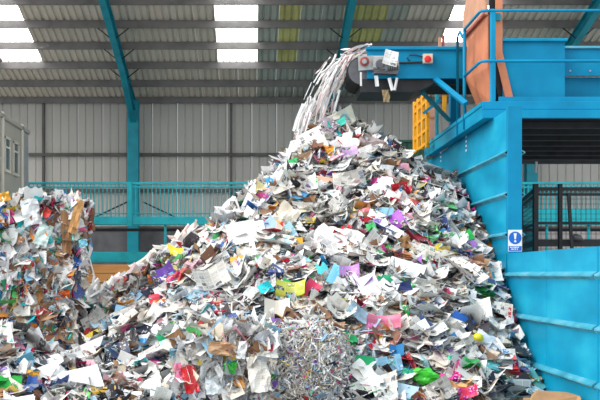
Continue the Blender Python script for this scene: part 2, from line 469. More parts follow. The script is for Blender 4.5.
for z in (1.98, 1.28, .54):
    rib(YP + .1, 26.1, z); rib(13.05, YP - .08, z); rib(8.0, 12.95, z)
obj('end_plate', MB().box(WX - .004, WX + .3, 12.985, 13.04, 0, 2.36), BLUE, wr)

# sign on the post
sg = thing('safety_sign', 'white sign with blue exclamation mark disc on the bunker wall post', 'sign', (4.625, YP - .06, ZW(251.5, YP)))
ys = YP - .062
sx0, sx1, sz0, sz1 = 4.505, 4.748, ZW(251.5, YP), ZW(230, YP)
obj('plate', MB().box(sx0, sx1, ys - .008, ys, sz0, sz1), WHITE, sg)
cxs, czs, rs = (sx0 + sx1) / 2, ZW(238, YP), .112
obj('blue_disc', MB().prism([(cxs + rs * math.cos(a * math.pi / 16), ys - .008, czs + rs * math.sin(a * math.pi / 16)) for a in range(32)], (0, -.003, 0)), SIGNB, sg)
ex = MB().prism([(cxs - .026, ys - .011, czs + .082), (cxs - .013, ys - .011, czs - .025), (cxs + .013, ys - .011, czs - .025), (cxs + .026, ys - .011, czs + .082)], (0, -.003, 0))
ex.prism([(cxs + .02 * math.cos(a * math.pi / 6), ys - .011, czs - .06 + .02 * math.sin(a * math.pi / 6)) for a in range(12)], (0, -.003, 0))
obj('exclamation_mark', ex, WHITE, sg)
obj('text_band', MB().box(sx0 + .008, sx1 - .008, ys - .011, ys - .008, sz0 + .01, ZW(246.2, YP)), SIGNB, sg)
tx = MB(); zz = ZW(247.4, YP)
for r, words_ in enumerate(((.03, .022, .04, .028), (.045, .03, .02))):
    x = sx0 + .03 + r * .02
    for wd in words_:
        tx.box(x, x + wd, ys - .013, ys - .011, zz - .009, zz + .009); x += wd + .012
    zz -= .032
obj('lettering', tx, WHITE, sg)

# ------------------------------------------------------------------ platform over the bunker wall
pf = thing('platform', 'blue steel platform on the bunker wall with dark slatted underside', 'platform', (6.5, 20, 4.83))
PX = 4.3; PY = 18.7; PZ0, PZ1 = 4.90, 5.22
obj('edge_channel', MB().box(PX, PX + .06, PY, 25.0, PZ0, PZ1 - .09).box(PX - .02, PX + .1, PY, 25.0, PZ1 - .09, PZ1, .01), BLUE2, pf)
obj('fascia_beam', MB().box(PX, 9.5, PY - .06, PY, PZ0 + .17, PZ1, .006).box(PX, 9.5, PY - .10, PY - .02, PZ0 - .0, PZ0 + .16, .006), BLUE, pf)
obj('deck_plate', MB().box(PX + .06, 9.5, PY, 25.0, PZ1 - .06, PZ1 - .01), DARK, pf)
obj('edge_plate', MB().box(PX + .06, WX, PY, 25.0, PZ0 + .01, PZ0 + .03), BLUE2, pf)
obj('soffit', MB().box(WX + .25, 9.5, PY + .02, 25.0, PZ0 + .02, PZ0 + .06), BLACK, pf)
for k in range(8):
    y = PY + .5 + k * .88
    obj('joist', MB().box(WX + .25, 9.5, y, y + .12, PZ0 - .10, PZ0 + .02), DARK, pf)
for x in (5.6, 7.8, 9.3):
    obj('support_column', MB().box(x - .1, x + .1, 24.75, 24.95, 0, PZ0), DARK, pf) if x > 9 else None
# upstand strip at the deck edge in front of the hopper
obj('kick_plate', MB().box(4.62, 9.5, PY + .02, PY + .05, PZ1, PZ1 + .1), BLUE, pf)

# hopper and conveyor housing on the platform
hp = thing('feed_hopper', 'tall blue flat-sided hopper on the platform behind the guard rail', 'hopper', (5.3, 19.2, PZ1))
yh = 19.0
hx0, hx1, hz = XW(503, yh), XW(565, yh), ZW(42, yh)
obj('front_panel', MB().box(hx0, hx1, yh, yh + .05, PZ1, hz, .005), BLUE, hp)
obj('side_panel', MB().box(hx0, hx0 + .05, yh + .05, yh + 1.6, PZ1, hz, .005), BLUE, hp)
obj('side_panel', MB().box(hx1 - .05, hx1, yh + .05, yh + 1.6, PZ1, hz, .005), BLUE, hp)
obj('rear_panel', MB().box(hx0, hx1, yh + 1.6, yh + 1.65, PZ1, hz, .005), BLUE, hp)
obj('top_flange', MB().box(hx0 - .02, hx1 + .03, yh - .07, yh + .03, hz, hz + .06, .01), BLUE2, hp)
hs_ = thing('conveyor_housing', 'lower blue conveyor housing to the side of the tall hopper', 'housing', (7, 19.4, PZ1))
y2 = 19.35
obj('upper_panel', MB().box(hx1 + .02, 9.4, y2, y2 + .05, ZW(76, y2), ZW(49, y2), .005), BLUE, hs_)
obj('top_flange', MB().box(hx1 + .02, 9.4, y2 - .06, y2 + .06, ZW(49, y2), ZW(46.5, y2), .008), RIBM, hs_)
obj('lower_panel', MB().box(hx1 + .02, 9.4, y2 + .15, y2 + .2, PZ1, ZW(76, y2)), BLUE, hs_)
obj('lid_plate', MB().box(hx1 + .02, 9.4, y2 + .06, y2 + 1.2, ZW(49, y2) - .03, ZW(49, y2)), BLUE, hs_)
for px in (570, 590):
    obj('bolt', MB().tube([(XW(px, y2), y2, ZW(71, y2)), (XW(px, y2), y2 - .02, ZW(71, y2))], .018, 8), STEEL, hs_)

# guard rail
gr = thing('guard_rail', 'blue tubular guard rail around the platform corner', 'railing', (4.42, 18.75, PZ1))
gy = 18.76; zt_, zm_ = ZW(10.5, gy), ZW(61, gy); gxc = XW(481, gy)
def railpath(z):
    return [(9.4, gy, z), (gxc + .12, gy, z), (gxc + .03, gy + .04, z), (gxc, gy + .14, z), (gxc, 20.25, z)]
obj('handrail', MB().tube(railpath(zt_), .028, 8), BLUE, gr, True)
obj('midrail', MB().tube(railpath(zm_), .028, 8), BLUE, gr, True)
for px in (493.2, 680):
    x = XW(px, gy); obj('post', MB().box(x - .05, x + .05, gy - .01, gy + .07, PZ1 - .02, zt_ + .03, .015), BLUE, gr)
obj('post', MB().tube([(gxc, 20.22, PZ1 - .3), (gxc, 20.22, zt_)], .035, 8), BLUE, gr, True)
er = thing('end_rail', 'short blue looped rail end beyond the guard rail corner', 'railing', (gxc, 20.4, PZ1 - .3))
obj('loop', MB().tube([(gxc, 20.9, PZ1 - .32), (gxc, 20.9, ZW(38, 20.9)), (gxc, 20.82, ZW(34, 20.8)), (gxc, 20.65, ZW(31, 20.6)), (gxc, 20.4, zt_ - .12)], .028, 8), BLUE, er, True)

# salmon boards of the chute
bd = thing('chute_board', 'folded salmon-orange board panel standing behind the guard rail corner', 'board', (4.45, 19.8, PZ1))
xb_ = 4.47
def board(name, pts, m, par, th=.05):
    return obj(name, MB().prism(pts, (th, 0, 0)), m, par)
board('upper_sheet', [(xb_ - .02, 19.07, 6.95), (xb_ - .02, 21.1, 7.07), (xb_ - .02, 21.1, 7.45), (xb_ - .02, 20.55, 7.9), (xb_ - .02, 19.07, 8.4)], SALMON2, bd)
board('middle_sheet', [(xb_ + .03, 19.09, 5.94), (xb_ + .03, 21.05, 6.09), (xb_ + .03, 21.05, 7.07), (xb_ + .03, 19.09, 6.99)], SALMON, bd)
obj('lower_sheet', MB().prism([(xb_ + .03, 19.09, 5.94), (xb_ + .03, 21.05, 6.09), (xb_ + .30, 20.75, PZ1), (xb_ + .14, 19.05, PZ1)], (.04, 0, 0)), SALMON, bd)
obj('edge_strip', MB().box(xb_ - .035, xb_ + .06, 19.09, 21.05, 6.96, 7.01), REDD, bd)
b2 = thing('narrow_board', 'narrow red-orange kinked board between salmon panel and hopper', 'board', (4.6, 18.62, PZ1))
def pw(px, py, y): return at(px, py, y)
yb2 = 18.92
obj('upright', MB().prism([pw(495.5, -40, yb2), pw(502.5, -40, yb2), pw(502.5, 52, yb2), pw(496, 56, yb2)], (0, .04, 0)), SALMON, b2)
obj('foot', MB().prism([pw(496, 56, yb2), pw(502.5, 52, yb2), pw(514, 101, yb2), pw(506.5, 101, yb2)], (0, .04, 0)), SALMON, b2)
obj('gap_shade', MB().prism([pw(489.5, -40, yb2 + .1), pw(495.5, -40, yb2 + .1), pw(496, 56, yb2 + .1), pw(506.5, 101, yb2 + .1), pw(500, 101, yb2 + .1), pw(489.5, 56, yb2 + .1)], (0, .05, 0)), BLACK, b2)  # black strip standing in for the shade in the gap between the boards
obj('clamp', MB().box(XW(494, yb2), XW(500.5, yb2), yb2 - .06, yb2, ZW(21, yb2), ZW(14, yb2), .02), FRAME, b2)

# ------------------------------------------------------------------ overhead conveyor
CYV = 21.0
cv = thing('overhead_conveyor', 'blue overhead belt conveyor dropping paper on the pile peak', 'conveyor', (3.5, 21.6, 6.0))
cx0, cx1 = XW(367, CYV), 5.6
ct, cbm = ZW(47, CYV), ZW(78.5, CYV)
for y in (CYV, CYV + 1.25):
    obj('side_plate', MB().box(cx0, cx1, y, y + .05, cbm, ct - .06, .006), BLUE, cv)
    obj('top_flange', MB().box(cx0 - .02, cx1, y - .06, y + .08, ct - .07, ct, .012), BLUE, cv)
dc = at(362, 70, CYV); dz = dc.z; dr = .30
# drum and belt (wraps the drum, returns below)
dm = MB().tube([(dc.x, CYV + .1, dz), (dc.x, CYV + 1.2, dz)], dr - .02, 24); obj('head_drum', dm, STEELD, cv)
prof = [(cx1, dz + dr)] + [(dc.x + dr * math.cos(a), dz + dr * math.sin(a)) for a in [math.pi / 2 + k * math.pi / 12 for k in range(13)]] + [(cx1, dz - dr)]
bv = MB(); n = len(prof)
inner = [(cx1, dz + dr - .02)] + [(dc.x + (dr - .02) * math.cos(a), dz + (dr - .02) * math.sin(a)) for a in [math.pi / 2 + k * math.pi / 12 for k in range(13)]] + [(cx1, dz - dr + .02)]
pts = [(x, y, z) for pr in (prof, inner) for y in (CYV + .1, CYV + 1.2) for x, z in pr]
fs = [(i, i + 1, n + i + 1, n + i) for i in range(n - 1)] + [(2 * n + i, 3 * n + i, 3 * n + i + 1, 2 * n + i + 1) for i in range(n - 1)] + [(i, 2 * n + i, 2 * n + i + 1, i + 1) for i in range(n - 1)] + [(n + i, n + i + 1, 3 * n + i + 1, 3 * n + i) for i in range(n - 1)]
obj('belt', bv.poly(pts, fs), BLACK, cv)
obj('return_pan', MB().prism([at(361, 79, CYV + .08), at(440, 79, CYV + .08), at(430, 86, CYV + .08), at(415, 92, CYV + .08), at(361, 92, CYV + .08)], (0, 1.1, 0)), DARK, cv)
# bearing, gearbox, motor
ym = CYV - .02
bx = thing('drive_unit', 'grey geared motor and bearing plate bolted to the conveyor head', 'motor', at(378, 72, ym))
obj('bearing_plate', MB().prism([at(358, 56.5, ym), at(373, 56, ym), at(373.5, 70, ym), at(358.5, 71, ym)], (0, -.05, 0)), STEEL, bx)
obj('bearing', MB().tube([at(364.5, 61.5, ym - .05), at(364.5, 61.5, ym - .13)], [.10, .085], 20), REDD, bx)
obj('bearing_cap', MB().tube([at(364.5, 61.5, ym - .13), at(364.5, 61.5, ym - .17)], [.055, .045], 16), STEEL, bx)
obj('gearbox', MB().box(XW(372, ym), XW(385, ym), ym - .25, ym, ZW(71, ym), ZW(58, ym), .03), STEEL, bx)
obj('gear_cover', MB().tube([at(380, 64, ym - .25), at(380, 64, ym - .3)], [.10, .08], 14), STEELD, bx)
mo = obj('motor', MB().tube([at(384, 66, ym - .14), at(398, 64, ym - .14)], .13, 16), STEEL, bx)
for k in range(5):
    p = at(386.5 + k * 2.3, 65.8 - k * .3, ym - .14); q = at(387.3 + k * 2.3, 65.7 - k * .3, ym - .14)
    fo = obj('cooling_fin', MB().tube([p, q], .15, 16), STEELD); fo.parent = mo
obj('torque_arm', MB().bar(at(372, 74, ym - .28), at(396, 60, ym - .28), .022, .02), STEELD, bx)
obj('bracket', MB().prism([at(372, 71, ym), at(398, 70, ym), at(396, 76, ym), at(374, 75, ym)], (0, -.2, 0)), STEELD, bx)
es = thing('emergency_stop', 'cream box with round red stop button on the conveyor side', 'switch', at(427, 64, CYV))
obj('box', MB().box(XW(422.5, CYV), XW(431.8, CYV), CYV - .11, CYV, ZW(64, CYV), ZW(54.8, CYV), .012), CREAM, es)
p = at(427.6, 59.4, CYV - .11)
obj('button', MB().tube([p, p + Vector((0, -.03, 0)), p + Vector((0, -.055, 0)), p + Vector((0, -.065, 0))], [.05, .072, .066, .03], 18), RED, es)
o = obj('cable', MB().tube([at(422, 62, CYV - .03), at(414, 62.5, CYV - .035), at(405, 63, CYV - .035), at(399, 63, CYV - .04)], .022, 8), DARK); recentre(o)
tag(o, 'dark cable from the red stop button to the drive motor', 'cable')
o = obj('cable', MB().tube([at(423, 57, CYV - .03), at(416, 55, CYV - .04), at(410, 55, CYV - .04), at(407, 58, CYV - .03), at(410, 61, CYV - .03)], .012, 8), DARK); recentre(o)
tag(o, 'thin looped cable above the main cable on the conveyor side', 'cable')
sb = thing('belt_post', 'brown and dark twin stub posts on top of the conveyor', 'post', at(441, 47, CYV + .5))
obj('brown_stub', MB().box(XW(438.5, CYV + .5), XW(441.5, CYV + .5), CYV + .48, CYV + .54, ct - .1, ZW(37.5, CYV + .5)), SALMON2, sb)
obj('dark_stub', MB().box(XW(442.3, CYV + .5), XW(444.3, CYV + .5), CYV + .48, CYV + .54, ct - .1, ZW(35.5, CYV + .5)), REDD, sb)

# conveyor supports
sp_ = thing('conveyor_support', 'blue posts and diagonal braces carrying the conveyor on the wall', 'support', (4.6, 22.6, PZ1))
obj('main_post', MB().box(XW(449.5, 22.6), XW(460, 22.6), 22.5, 22.7, PZ1 - .05, 6.2, .015), BLUE, sp_)
obj('rear_post', MB().box(XW(435.5, 24), XW(438.5, 24), 23.95, 24.1, PZ1 - .05, 6.6, .01), FRAME, sp_)
obj('front_brace', MB().bar(at(434, 78, CYV + .1), at(466, 104, 19.9), .10, .08), BLUE, sp_)
obj('lower_brace', MB().bar(at(421, 91, CYV + .6), at(449, 120, 22.5), .08, .07), FRAME, sp_)
obj('tie_bar', MB().bar(at(424, 113, 23.6), at(440, 100, 22.8), .06, .06), BLUE, sp_)

# yellow gate and pink board beyond the posts
yg = thing('safety_gate', 'yellow barred safety gate at the far end of the bunker wall', 'gate', (4.16, 24.2, 5.2))
gx = 4.14
ga, gb = 23.6, 25.5
for i, y in enumerate((23.62, 24.25, 24.9, 25.46)):
    obj('upright_bar', MB().box(gx - .04, gx + .04, y - .07, y + .07, 4.98 + i * .05, 6.32 + i * .02, .01), YELLOW, yg)
for z in (5.1, 5.42, 5.75, 6.1, 6.28):
    obj('cross_bar', MB().box(gx - .025, gx + .025, 23.5, 25.5, z - .035, z + .035), YELLOW, yg)
y_ = thing('yellow_bracket', 'small orange-yellow bracket between the conveyor support posts', 'bracket', at(444, 112, 23.4))
obj('strip', MB().prism([at(443, 93, 23.4), at(447, 93, 23.4), at(446, 112, 23.4), at(442.5, 114, 23.4)], (0, .06, 0)), YELLOW, y_)
obj('cap', MB().box(XW(442, 23.4), XW(448, 23.4), 23.37, 23.5, ZW(94, 23.4), ZW(92, 23.4)), YELLOW, y_)
pk = thing('pink_board', 'pale pink board upright behind the yellow safety gate', 'board', (4.6, 24.6, PZ1))
obj('sheet', MB().box(XW(428.5, 24.6), XW(435, 24.6), 24.57, 24.62, PZ1 - .35, ZW(106, 24.6), .004), mat('pink_board', (.62, .36, .28), .7), pk)
obj('batten', MB().box(XW(428.5, 24.6), XW(435, 24.6), 24.54, 24.57, ZW(118, 24.6), ZW(116, 24.6)), SALMON2, pk)
gs = thing('green_screen', 'dark green corrugated sheet screen closing the far end of the bunker', 'screen', (4.05, 26.6, 0))
gm = MB(); x = XW(388, 26.6)
while x < 4.75:
    gm_ = MB().box(x, x + .14, 26.55, 26.58, 0, 5.5).box(x + .14, x + .17, 26.57, 26.60, 0, 5.5); obj('sheet_strip', gm_, GREEN, gs); x += .172
obj('top_rail', MB().box(XW(388, 26.6), 4.78, 26.52, 26.62, 5.5, 5.56), GREEN, gs)
# white tape dashes on the wall
for px, ys_, in ((466.3, (137, 141.5, 146, 150.5)), (441, (153, 157, 161))):
    D = WX * F / (px - CX)
    tp = thing('tape_strip', 'white dashed tape strip high on the bunker wall ' + ('nearer the post' if px > 450 else 'nearer the yellow gate'), 'tape', (WX, D, ZW(ys_[-1], D)))
    for y in ys_:
        z = ZW(y, D); obj('dash', MB().box(WX - .008, WX - .001, D - .05, D + .05, z - .022, z + .022), WHITE, tp)

# ------------------------------------------------------------------ black mesh fence behind the low wall
fn = thing('mesh_fence', 'black steel mesh fence behind the low bunker wall', 'fence', (6.3, 20, 0))
fy = 20.0
zT, zB = ZW(186, fy), ZW(249, fy)
for px, wd in ((535.5, .10), (560, .08), (640, .08)):
    x = XW(px, fy); obj('post', MB().box(x - wd / 2, x + wd / 2, fy - .05, fy + .05, 0, ZW(184, fy), .01), DARK, fn)
for py, h in ((189, .07), (194.5, .05), (223, .04), (243, .14)):
    z = ZW(py, fy); obj('rail', MB().box(XW(535, fy), XW(640, fy), fy - .02, fy + .02, z - h / 2, z + h / 2), DARK, fn)
wm = MB(); x = XW(536, fy)
while x < XW(640, fy):
    wm.box(x - .004, x + .004, fy - .006, fy + .006, zB - .3, zT); x += .10
z = zB - .3
while z < zT:
    wm.box(XW(536, fy), XW(640, fy), fy - .004, fy + .004, z - .004, z + .004); z += .10
obj('wire_mesh', wm, DARK, fn, kind='stuff')
# returning side of the fence
wm = MB(); y = fy; xs = XW(535.5, fy)
x_far = XW(521, 23.5)
def sidept(t): return Vector((xs + (x_far - xs) * t, fy + 3.5 * t, 0))
for py, h in ((189, .07), (195, .05), (223, .04), (243, .12)):
    z = ZW(py, fy); a = sidept(0); b = sidept(1); a.z = b.z = z
    obj('rail', MB().bar(a, b, h, .04), DARK, fn)
for k in range(16):
    p_ = sidept(k / 16); wm.box(p_.x - .005, p_.x + .005, p_.y - .005, p_.y + .005, zB - .3, zT)
z = zB - .3
while z < zT:
    a = sidept(0); b = sidept(1); a.z = b.z = z; wm.bar(a, b, .008, .008); z += .10
obj('wire_mesh', wm, DARK, fn, kind='stuff')
p_ = sidept(1); obj('post', MB().box(p_.x - .04, p_.x + .04, p_.y - .04, p_.y + .04, 0, zT), DARK, fn)
o = obj('steel_bar', MB().bar(at(575, 300, 19.7), at(568.5, 193, 19.9), .06, .05), DARK)
o = recentre(o); tag(o, 'dark steel bar leaning on the mesh fence', 'bar')
# debris lying on the fence rail
mb = MB().tube([at(571, 240, 19.9), at(575, 237, 19.9), at(580, 238, 19.9), at(583, 240.5, 19.9)], [.02, .07, .06, .02], 8)
tag(recentre(obj('rag', mb, STEELD, smooth=True)), 'grey crumpled rag caught on the lower rail of the mesh fence', 'rag')
# ------------------------------------------------------------------ pile surface
AX, AY, AZ = 1.78, 22.0, 5.55


def hgt(x, y):
    x = np.asarray(x, float); y = np.asarray(y, float)
    r = np.sqrt((x - AX) ** 2 + (y - AY) ** 2)
    th = np.arctan2(y - AY, x - AX)
    gen = AZ - .72 * (np.sqrt(r * r + .05) - .12)
    left_p = np.interp(r, [0, .25, .72, 1.56, 2.04, 3.14, 4.0, 5.1, 6.3, 8.5], [AZ - .05, AZ - .2, AZ - .82, AZ - 1.74, AZ - 2.2, AZ - 3.12, AZ - 3.58, AZ - 4.12, AZ - 4.75, 0])
    # 0 straight towards the viewer, 1 on the open left flank and behind it
    ang = np.where(x < AX, np.arctan2(AX - x, np.maximum(AY - y, 0.0) + 1e-6) / (math.pi / 2), 0)
    wl = np.clip((ang - .35) / .45, 0, 1); wl = wl * wl * (3 - 2 * wl)
    h = gen * (1 - wl) + left_p * wl
    h = h + .10 * np.sin(3.1 * x + 1.7 * np.sin(1.3 * y)) * np.sin(2.3 * y + .7 * x) * np.clip(r / 2, 0, 1) * (1 - .6 * wl)
    h = h + .07 * np.sin(7 * th + r * 1.1) * np.clip(r / 3, 0, 1) * (1 - .6 * wl)
    left = 1.15 * np.exp(-(((x + 4.4) / 2.2) ** 2 + ((y - 14.9) / 1.35) ** 2))
    base = np.maximum(h, 0)
    h = np.maximum(base, .02) + np.maximum(0, left - .5 * base)
    near = np.clip((x - 3.3) / 1.2, 0, 1) * np.clip((19 - y) / 4, 0, 1)
    h = h - .42 * near
    return np.maximum(h, .0)


def hnorm(x, y, e=.12):
    return Vector((float(hgt(x - e, y) - hgt(x + e, y)), float(hgt(x, y - e) - hgt(x, y + e)), 2 * e)).normalized()


YS = np.arange(12.5, 30, .04)


def hit(px, py):
    xs_ = (px - CX) * YS / F; zs = CAMZ + (CY - py) * YS / F
    ok = zs < hgt(xs_, YS)
    if not ok.any(): return None
    i = int(np.argmax(ok)); return (xs_[i], YS[i], zs[i])


XWALL = WX - .14
PAL = {
    'white': [(.88, .88, .87), (.93, .93, .93), (.80, .81, .82), (.90, .88, .84)],
    'grey': [(.60, .60, .60), (.52, .53, .55), (.68, .66, .63), (.44, .44, .45)],
    'cream': [(.78, .70, .56), (.72, .62, .50), (.82, .76, .66)],
    'light blue': [(.35, .62, .82), (.50, .72, .86), (.25, .52, .72)],
    'blue': [(.03, .16, .50), (.02, .28, .62), (.06, .10, .32)],
    'teal': [(.02, .48, .55), (.05, .60, .62)],
    'red': [(.62, .02, .03), (.72, .06, .05), (.50, .02, .06)],
    'pink': [(.75, .10, .30), (.80, .40, .48), (.65, .04, .28)],
    'orange': [(.85, .26, .03), (.88, .40, .08)],
    'yellow': [(.88, .66, .05), (.85, .72, .25)],
    'green': [(.02, .42, .08), (.10, .55, .15), (.03, .30, .12)],
    'purple': [(.22, .06, .45), (.35, .15, .55)],
    'brown': [(.34, .18, .09), (.45, .26, .14), (.25, .12, .07)],
    'black': [(.03, .03, .035), (.06, .05, .06), (.02, .03, .06)],
}
WEIGHTS = {'white': 50, 'grey': 13, 'cream': 10, 'light blue': 4, 'blue': 2, 'teal': .8, 'red': 3, 'pink': 3, 'orange': 1.5, 'yellow': 1, 'green': 1.6, 'purple': 1.2, 'brown': 7, 'black': 16}
VIVID = {'white': 26, 'grey': 8, 'cream': 10, 'light blue': 10, 'blue': 7, 'teal': 3, 'red': 8, 'pink': 6, 'orange': 3.5, 'yellow': 2.5, 'green': 4, 'purple': 3, 'brown': 9, 'black': 13}


def pick(wts):
    k = RND.choices(list(wts), list(wts.values()))[0]
    c = RND.choice(PAL[k]); g = sum(c) / 3; f = RND.uniform(.05, .35)
    return k, tuple(v * (1 - f) + g * f for v in c)


# base mound, then thousands of small scraps over it: what nobody could count
gx_, gy_ = np.meshgrid(np.linspace(-8, XWALL + .1, 160), np.linspace(12.6, 29.5, 190))
gz_ = np.maximum(hgt(gx_, gy_) - .06, -.02) + NR.uniform(-.05, .05, gx_.shape)
nx_, ny_ = gx_.shape[1], gx_.shape[0]
V = np.stack([gx_.ravel(), gy_.ravel(), gz_.ravel()], 1)
idx = np.arange(nx_ * ny_).reshape(ny_, nx_)
keep = (hgt(gx_[:-1, :-1], gy_[:-1, :-1]) > .03)
FQ = np.stack([idx[:-1, :-1][keep], idx[:-1, 1:][keep], idx[1:, 1:][keep], idx[1:, :-1][keep]], 1)
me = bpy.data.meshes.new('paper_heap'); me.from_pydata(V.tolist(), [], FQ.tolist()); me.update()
heap = obj('paper_heap', me, SHADE_MUSH); heap.location = (0, 0, 0)
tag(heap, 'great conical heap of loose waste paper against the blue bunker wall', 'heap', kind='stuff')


def scrap_cloud(name, pos, nrm, size, aspect, cols, jitter, parent, mtl, bend=.25, smooth=False, along=None):
    """many little bent sheets (2 x 2 quads each) joined into one mesh; pos, nrm: n x 3"""
    n = len(pos); nrm = nrm + NR.normal(0, jitter, (n, 3)); nrm /= np.linalg.norm(nrm, axis=1)[:, None]
    a = NR.normal(size=(n, 3)) if along is None else along
    t = np.cross(a, nrm); t /= np.linalg.norm(t, axis=1)[:, None] + 1e-9; b = np.cross(nrm, t)
    g = np.array([(i, j) for j in (-1, 0, 1) for i in (-1, 0, 1)], float)
    vv = np.zeros((n, 9, 3)); cu = NR.normal(0, bend, (n, 1)) * size[:, None]; cvv = NR.normal(0, bend * .6, (n, 1)) * size[:, None]
    gx = g[None, :, 0] + NR.uniform(-.22, .22, (n, 9)); gyy = g[None, :, 1] + NR.uniform(-.22, .22, (n, 9))
    vv = pos[:, None, :] + t[:, None, :] * (gx * size[:, None] / 2)[..., None] + b[:, None, :] * (gyy * (size * aspect)[:, None] / 2)[..., None] \
        + nrm[:, None, :] * ((gx ** 2) * cu + (gyy ** 2) * cvv + NR.normal(0, .05, (n, 9)) * size[:, None])[..., None]
    q = np.array([(0, 1, 4, 3), (1, 2, 5, 4), (3, 4, 7, 6), (4, 5, 8, 7)])
    fs = (q[None] + (np.arange(n) * 9)[:, None, None]).reshape(-1, 4)
    me = bpy.data.meshes.new(name)
    me.vertices.add(n * 9); me.vertices.foreach_set('co', vv.astype(np.float32).ravel())
    me.loops.add(len(fs) * 4); me.loops.foreach_set('vertex_index', fs.astype(np.int32).ravel())
    me.polygons.add(len(fs)); me.polygons.foreach_set('loop_start', np.arange(0, len(fs) * 4, 4, dtype=np.int32))
    me.update(calc_edges=True)
    uvl = me.uv_layers.new(name='UVMap'); uvv = (g + 1) / 2
    uvall = np.tile(uvv[None], (n, 1, 1)).reshape(-1, 2)[fs.ravel()]
    uvl.data.foreach_set('uv', uvall.astype(np.float32).ravel())
    ca = me.attributes.new('tint', 'FLOAT_COLOR', 'POINT')
    c4 = np.concatenate([cols, np.ones((n, 1))], 1); ca.data.foreach_set('color', np.repeat(c4, 9, 0).astype(np.float32).ravel())
    ra = me.attributes.new('rid', 'FLOAT', 'POINT'); ra.data.foreach_set('value', np.repeat(NR.uniform(0, 1, n), 9).astype(np.float32))
    me.materials.append(mtl)
    o = obj(name, me, mtl, parent); o['kind'] = 'stuff'
    return o


def colours(n, wts):
    ks = list(wts); p = np.array([wts[k] for k in ks], float); p /= p.sum()
    ii = NR.choice(len(ks), n, p=p); out = np.zeros((n, 3))
    for i, k in enumerate(ii): out[i] = PAL[ks[k]][NR.randint(len(PAL[ks[k]]))]
    return out


# scraps over the whole heap
N = 46000
px_ = NR.uniform(-8, XWALL, N); py_ = NR.uniform(12.8, 27, N); hz_ = hgt(px_, py_)
kp = (hz_ > .04) & ((py_ < AY + 1.0) | (NR.uniform(size=N) < .35)); px_, py_, hz_ = px_[kp], py_[kp], hz_[kp]
kp = ~((px_ < -2.8) & (py_ > 16.9) & (py_ < 19.2)); px_, py_, hz_ = px_[kp], py_[kp], hz_[kp]
n = len(px_); e = .12
nrm = np.stack([hgt(px_ - e, py_) - hgt(px_ + e, py_), hgt(px_, py_ - e) - hgt(px_, py_ + e), np.full(n, 2 * e)], 1); nrm /= np.linalg.norm(nrm, axis=1)[:, None]
pos = np.stack([px_, py_, hz_], 1) + nrm * NR.uniform(-.06, .06, (n, 1))
nrm = nrm * .6 + np.array([0, 0, .55]); nrm /= np.linalg.norm(nrm, axis=1)[:, None]
scrap_cloud('loose_scrap', pos, nrm, NR.uniform(.11, .36, n), NR.uniform(.5, 1.3, n), colours(n, WEIGHTS), .30, heap, SCRAP)


# ------------------------------------------------------------------ single sheets
def sheet(w, h, style, seed, nx=5, ny=4, layers=1, gap=.012):
    r = np.random.RandomState(seed); V = []; Fc = []; UV = []
    ph = r.uniform(0, 6.28, 6); am = r.uniform(.5, 1.3)
    for l in range(layers):
        b0 = len(V)
        for j in range(ny + 1):
            for i in range(nx + 1):
                u, v = i / nx, j / ny; x, y = (u - .5) * w, (v - .5) * h; z = 0.0
                if style == 'flat':
                    z = .03 * w * am * math.sin(u * 4 + ph[0]) + .03 * w * math.sin(v * 4 + ph[1])
                elif style == 'curled':
                    a = (u - .5) * 1.35 * am; x = w * math.sin(a) / (1.35 * am); z = w * (1 - math.cos(a)) / (1.35 * am) * (1 if seed % 3 else -1) + .04 * w * math.sin(v * 5 + ph[0])
                elif style == 'folded':
                    k = .35 + .45 * am; z = abs(u - .5) * w * k * (1 if seed % 2 else -1); x *= math.sqrt(max(.2, 1 - k * k * .5)); z += .03 * w * math.sin(v * 5 + ph[1])
                elif style == 'dogeared':
                    z = .03 * w * math.sin(u * 5 + ph[0]); d = u + v - 1.25
                    if d > 0: z += d * w * .8; x -= d * w * .25; y -= d * h * .25
                elif style == 'crumpled':
                    z = w * .09 * (math.sin(u * 9 + ph[0]) * math.sin(v * 8 + ph[1]) + math.sin(u * 5 + v * 7 + ph[2])) + r.uniform(-.03, .03) * w
                    x *= .88; y *= .9; x += r.uniform(-.03, .03) * w; y += r.uniform(-.03, .03) * h
                elif style == 'torn':
                    z = .05 * w * math.sin(u * 6 + ph[0]) * math.sin(v * 5 + ph[1])
                    if i == nx: x += r.uniform(-.2, .06) * w
                    if j == ny: y += r.uniform(-.2, .06) * h
                if layers > 1:
                    t = l / (layers - 1); z = z + l * gap + t * abs(u - .5) * w * .28; x += (t - .5) * .05 * w; y += r.uniform(-.01, .01) * h
                V.append((x, y, z)); UV.append((u, v))
        for j in range(ny):
            for i in range(nx):
                a = b0 + j * (nx + 1) + i; Fc.append((a, a + 1, a + nx + 2, a + nx + 1))
    me = bpy.data.meshes.new('sheet_mesh'); me.from_pydata(V, [], Fc); me.update()
    ul = me.uv_layers.new(name='UVMap')
    for lp in me.loops: ul.data[lp.index].uv = UV[lp.vertex_index]
    if style in ('curled', 'flat'): me.shade_smooth()
    return me


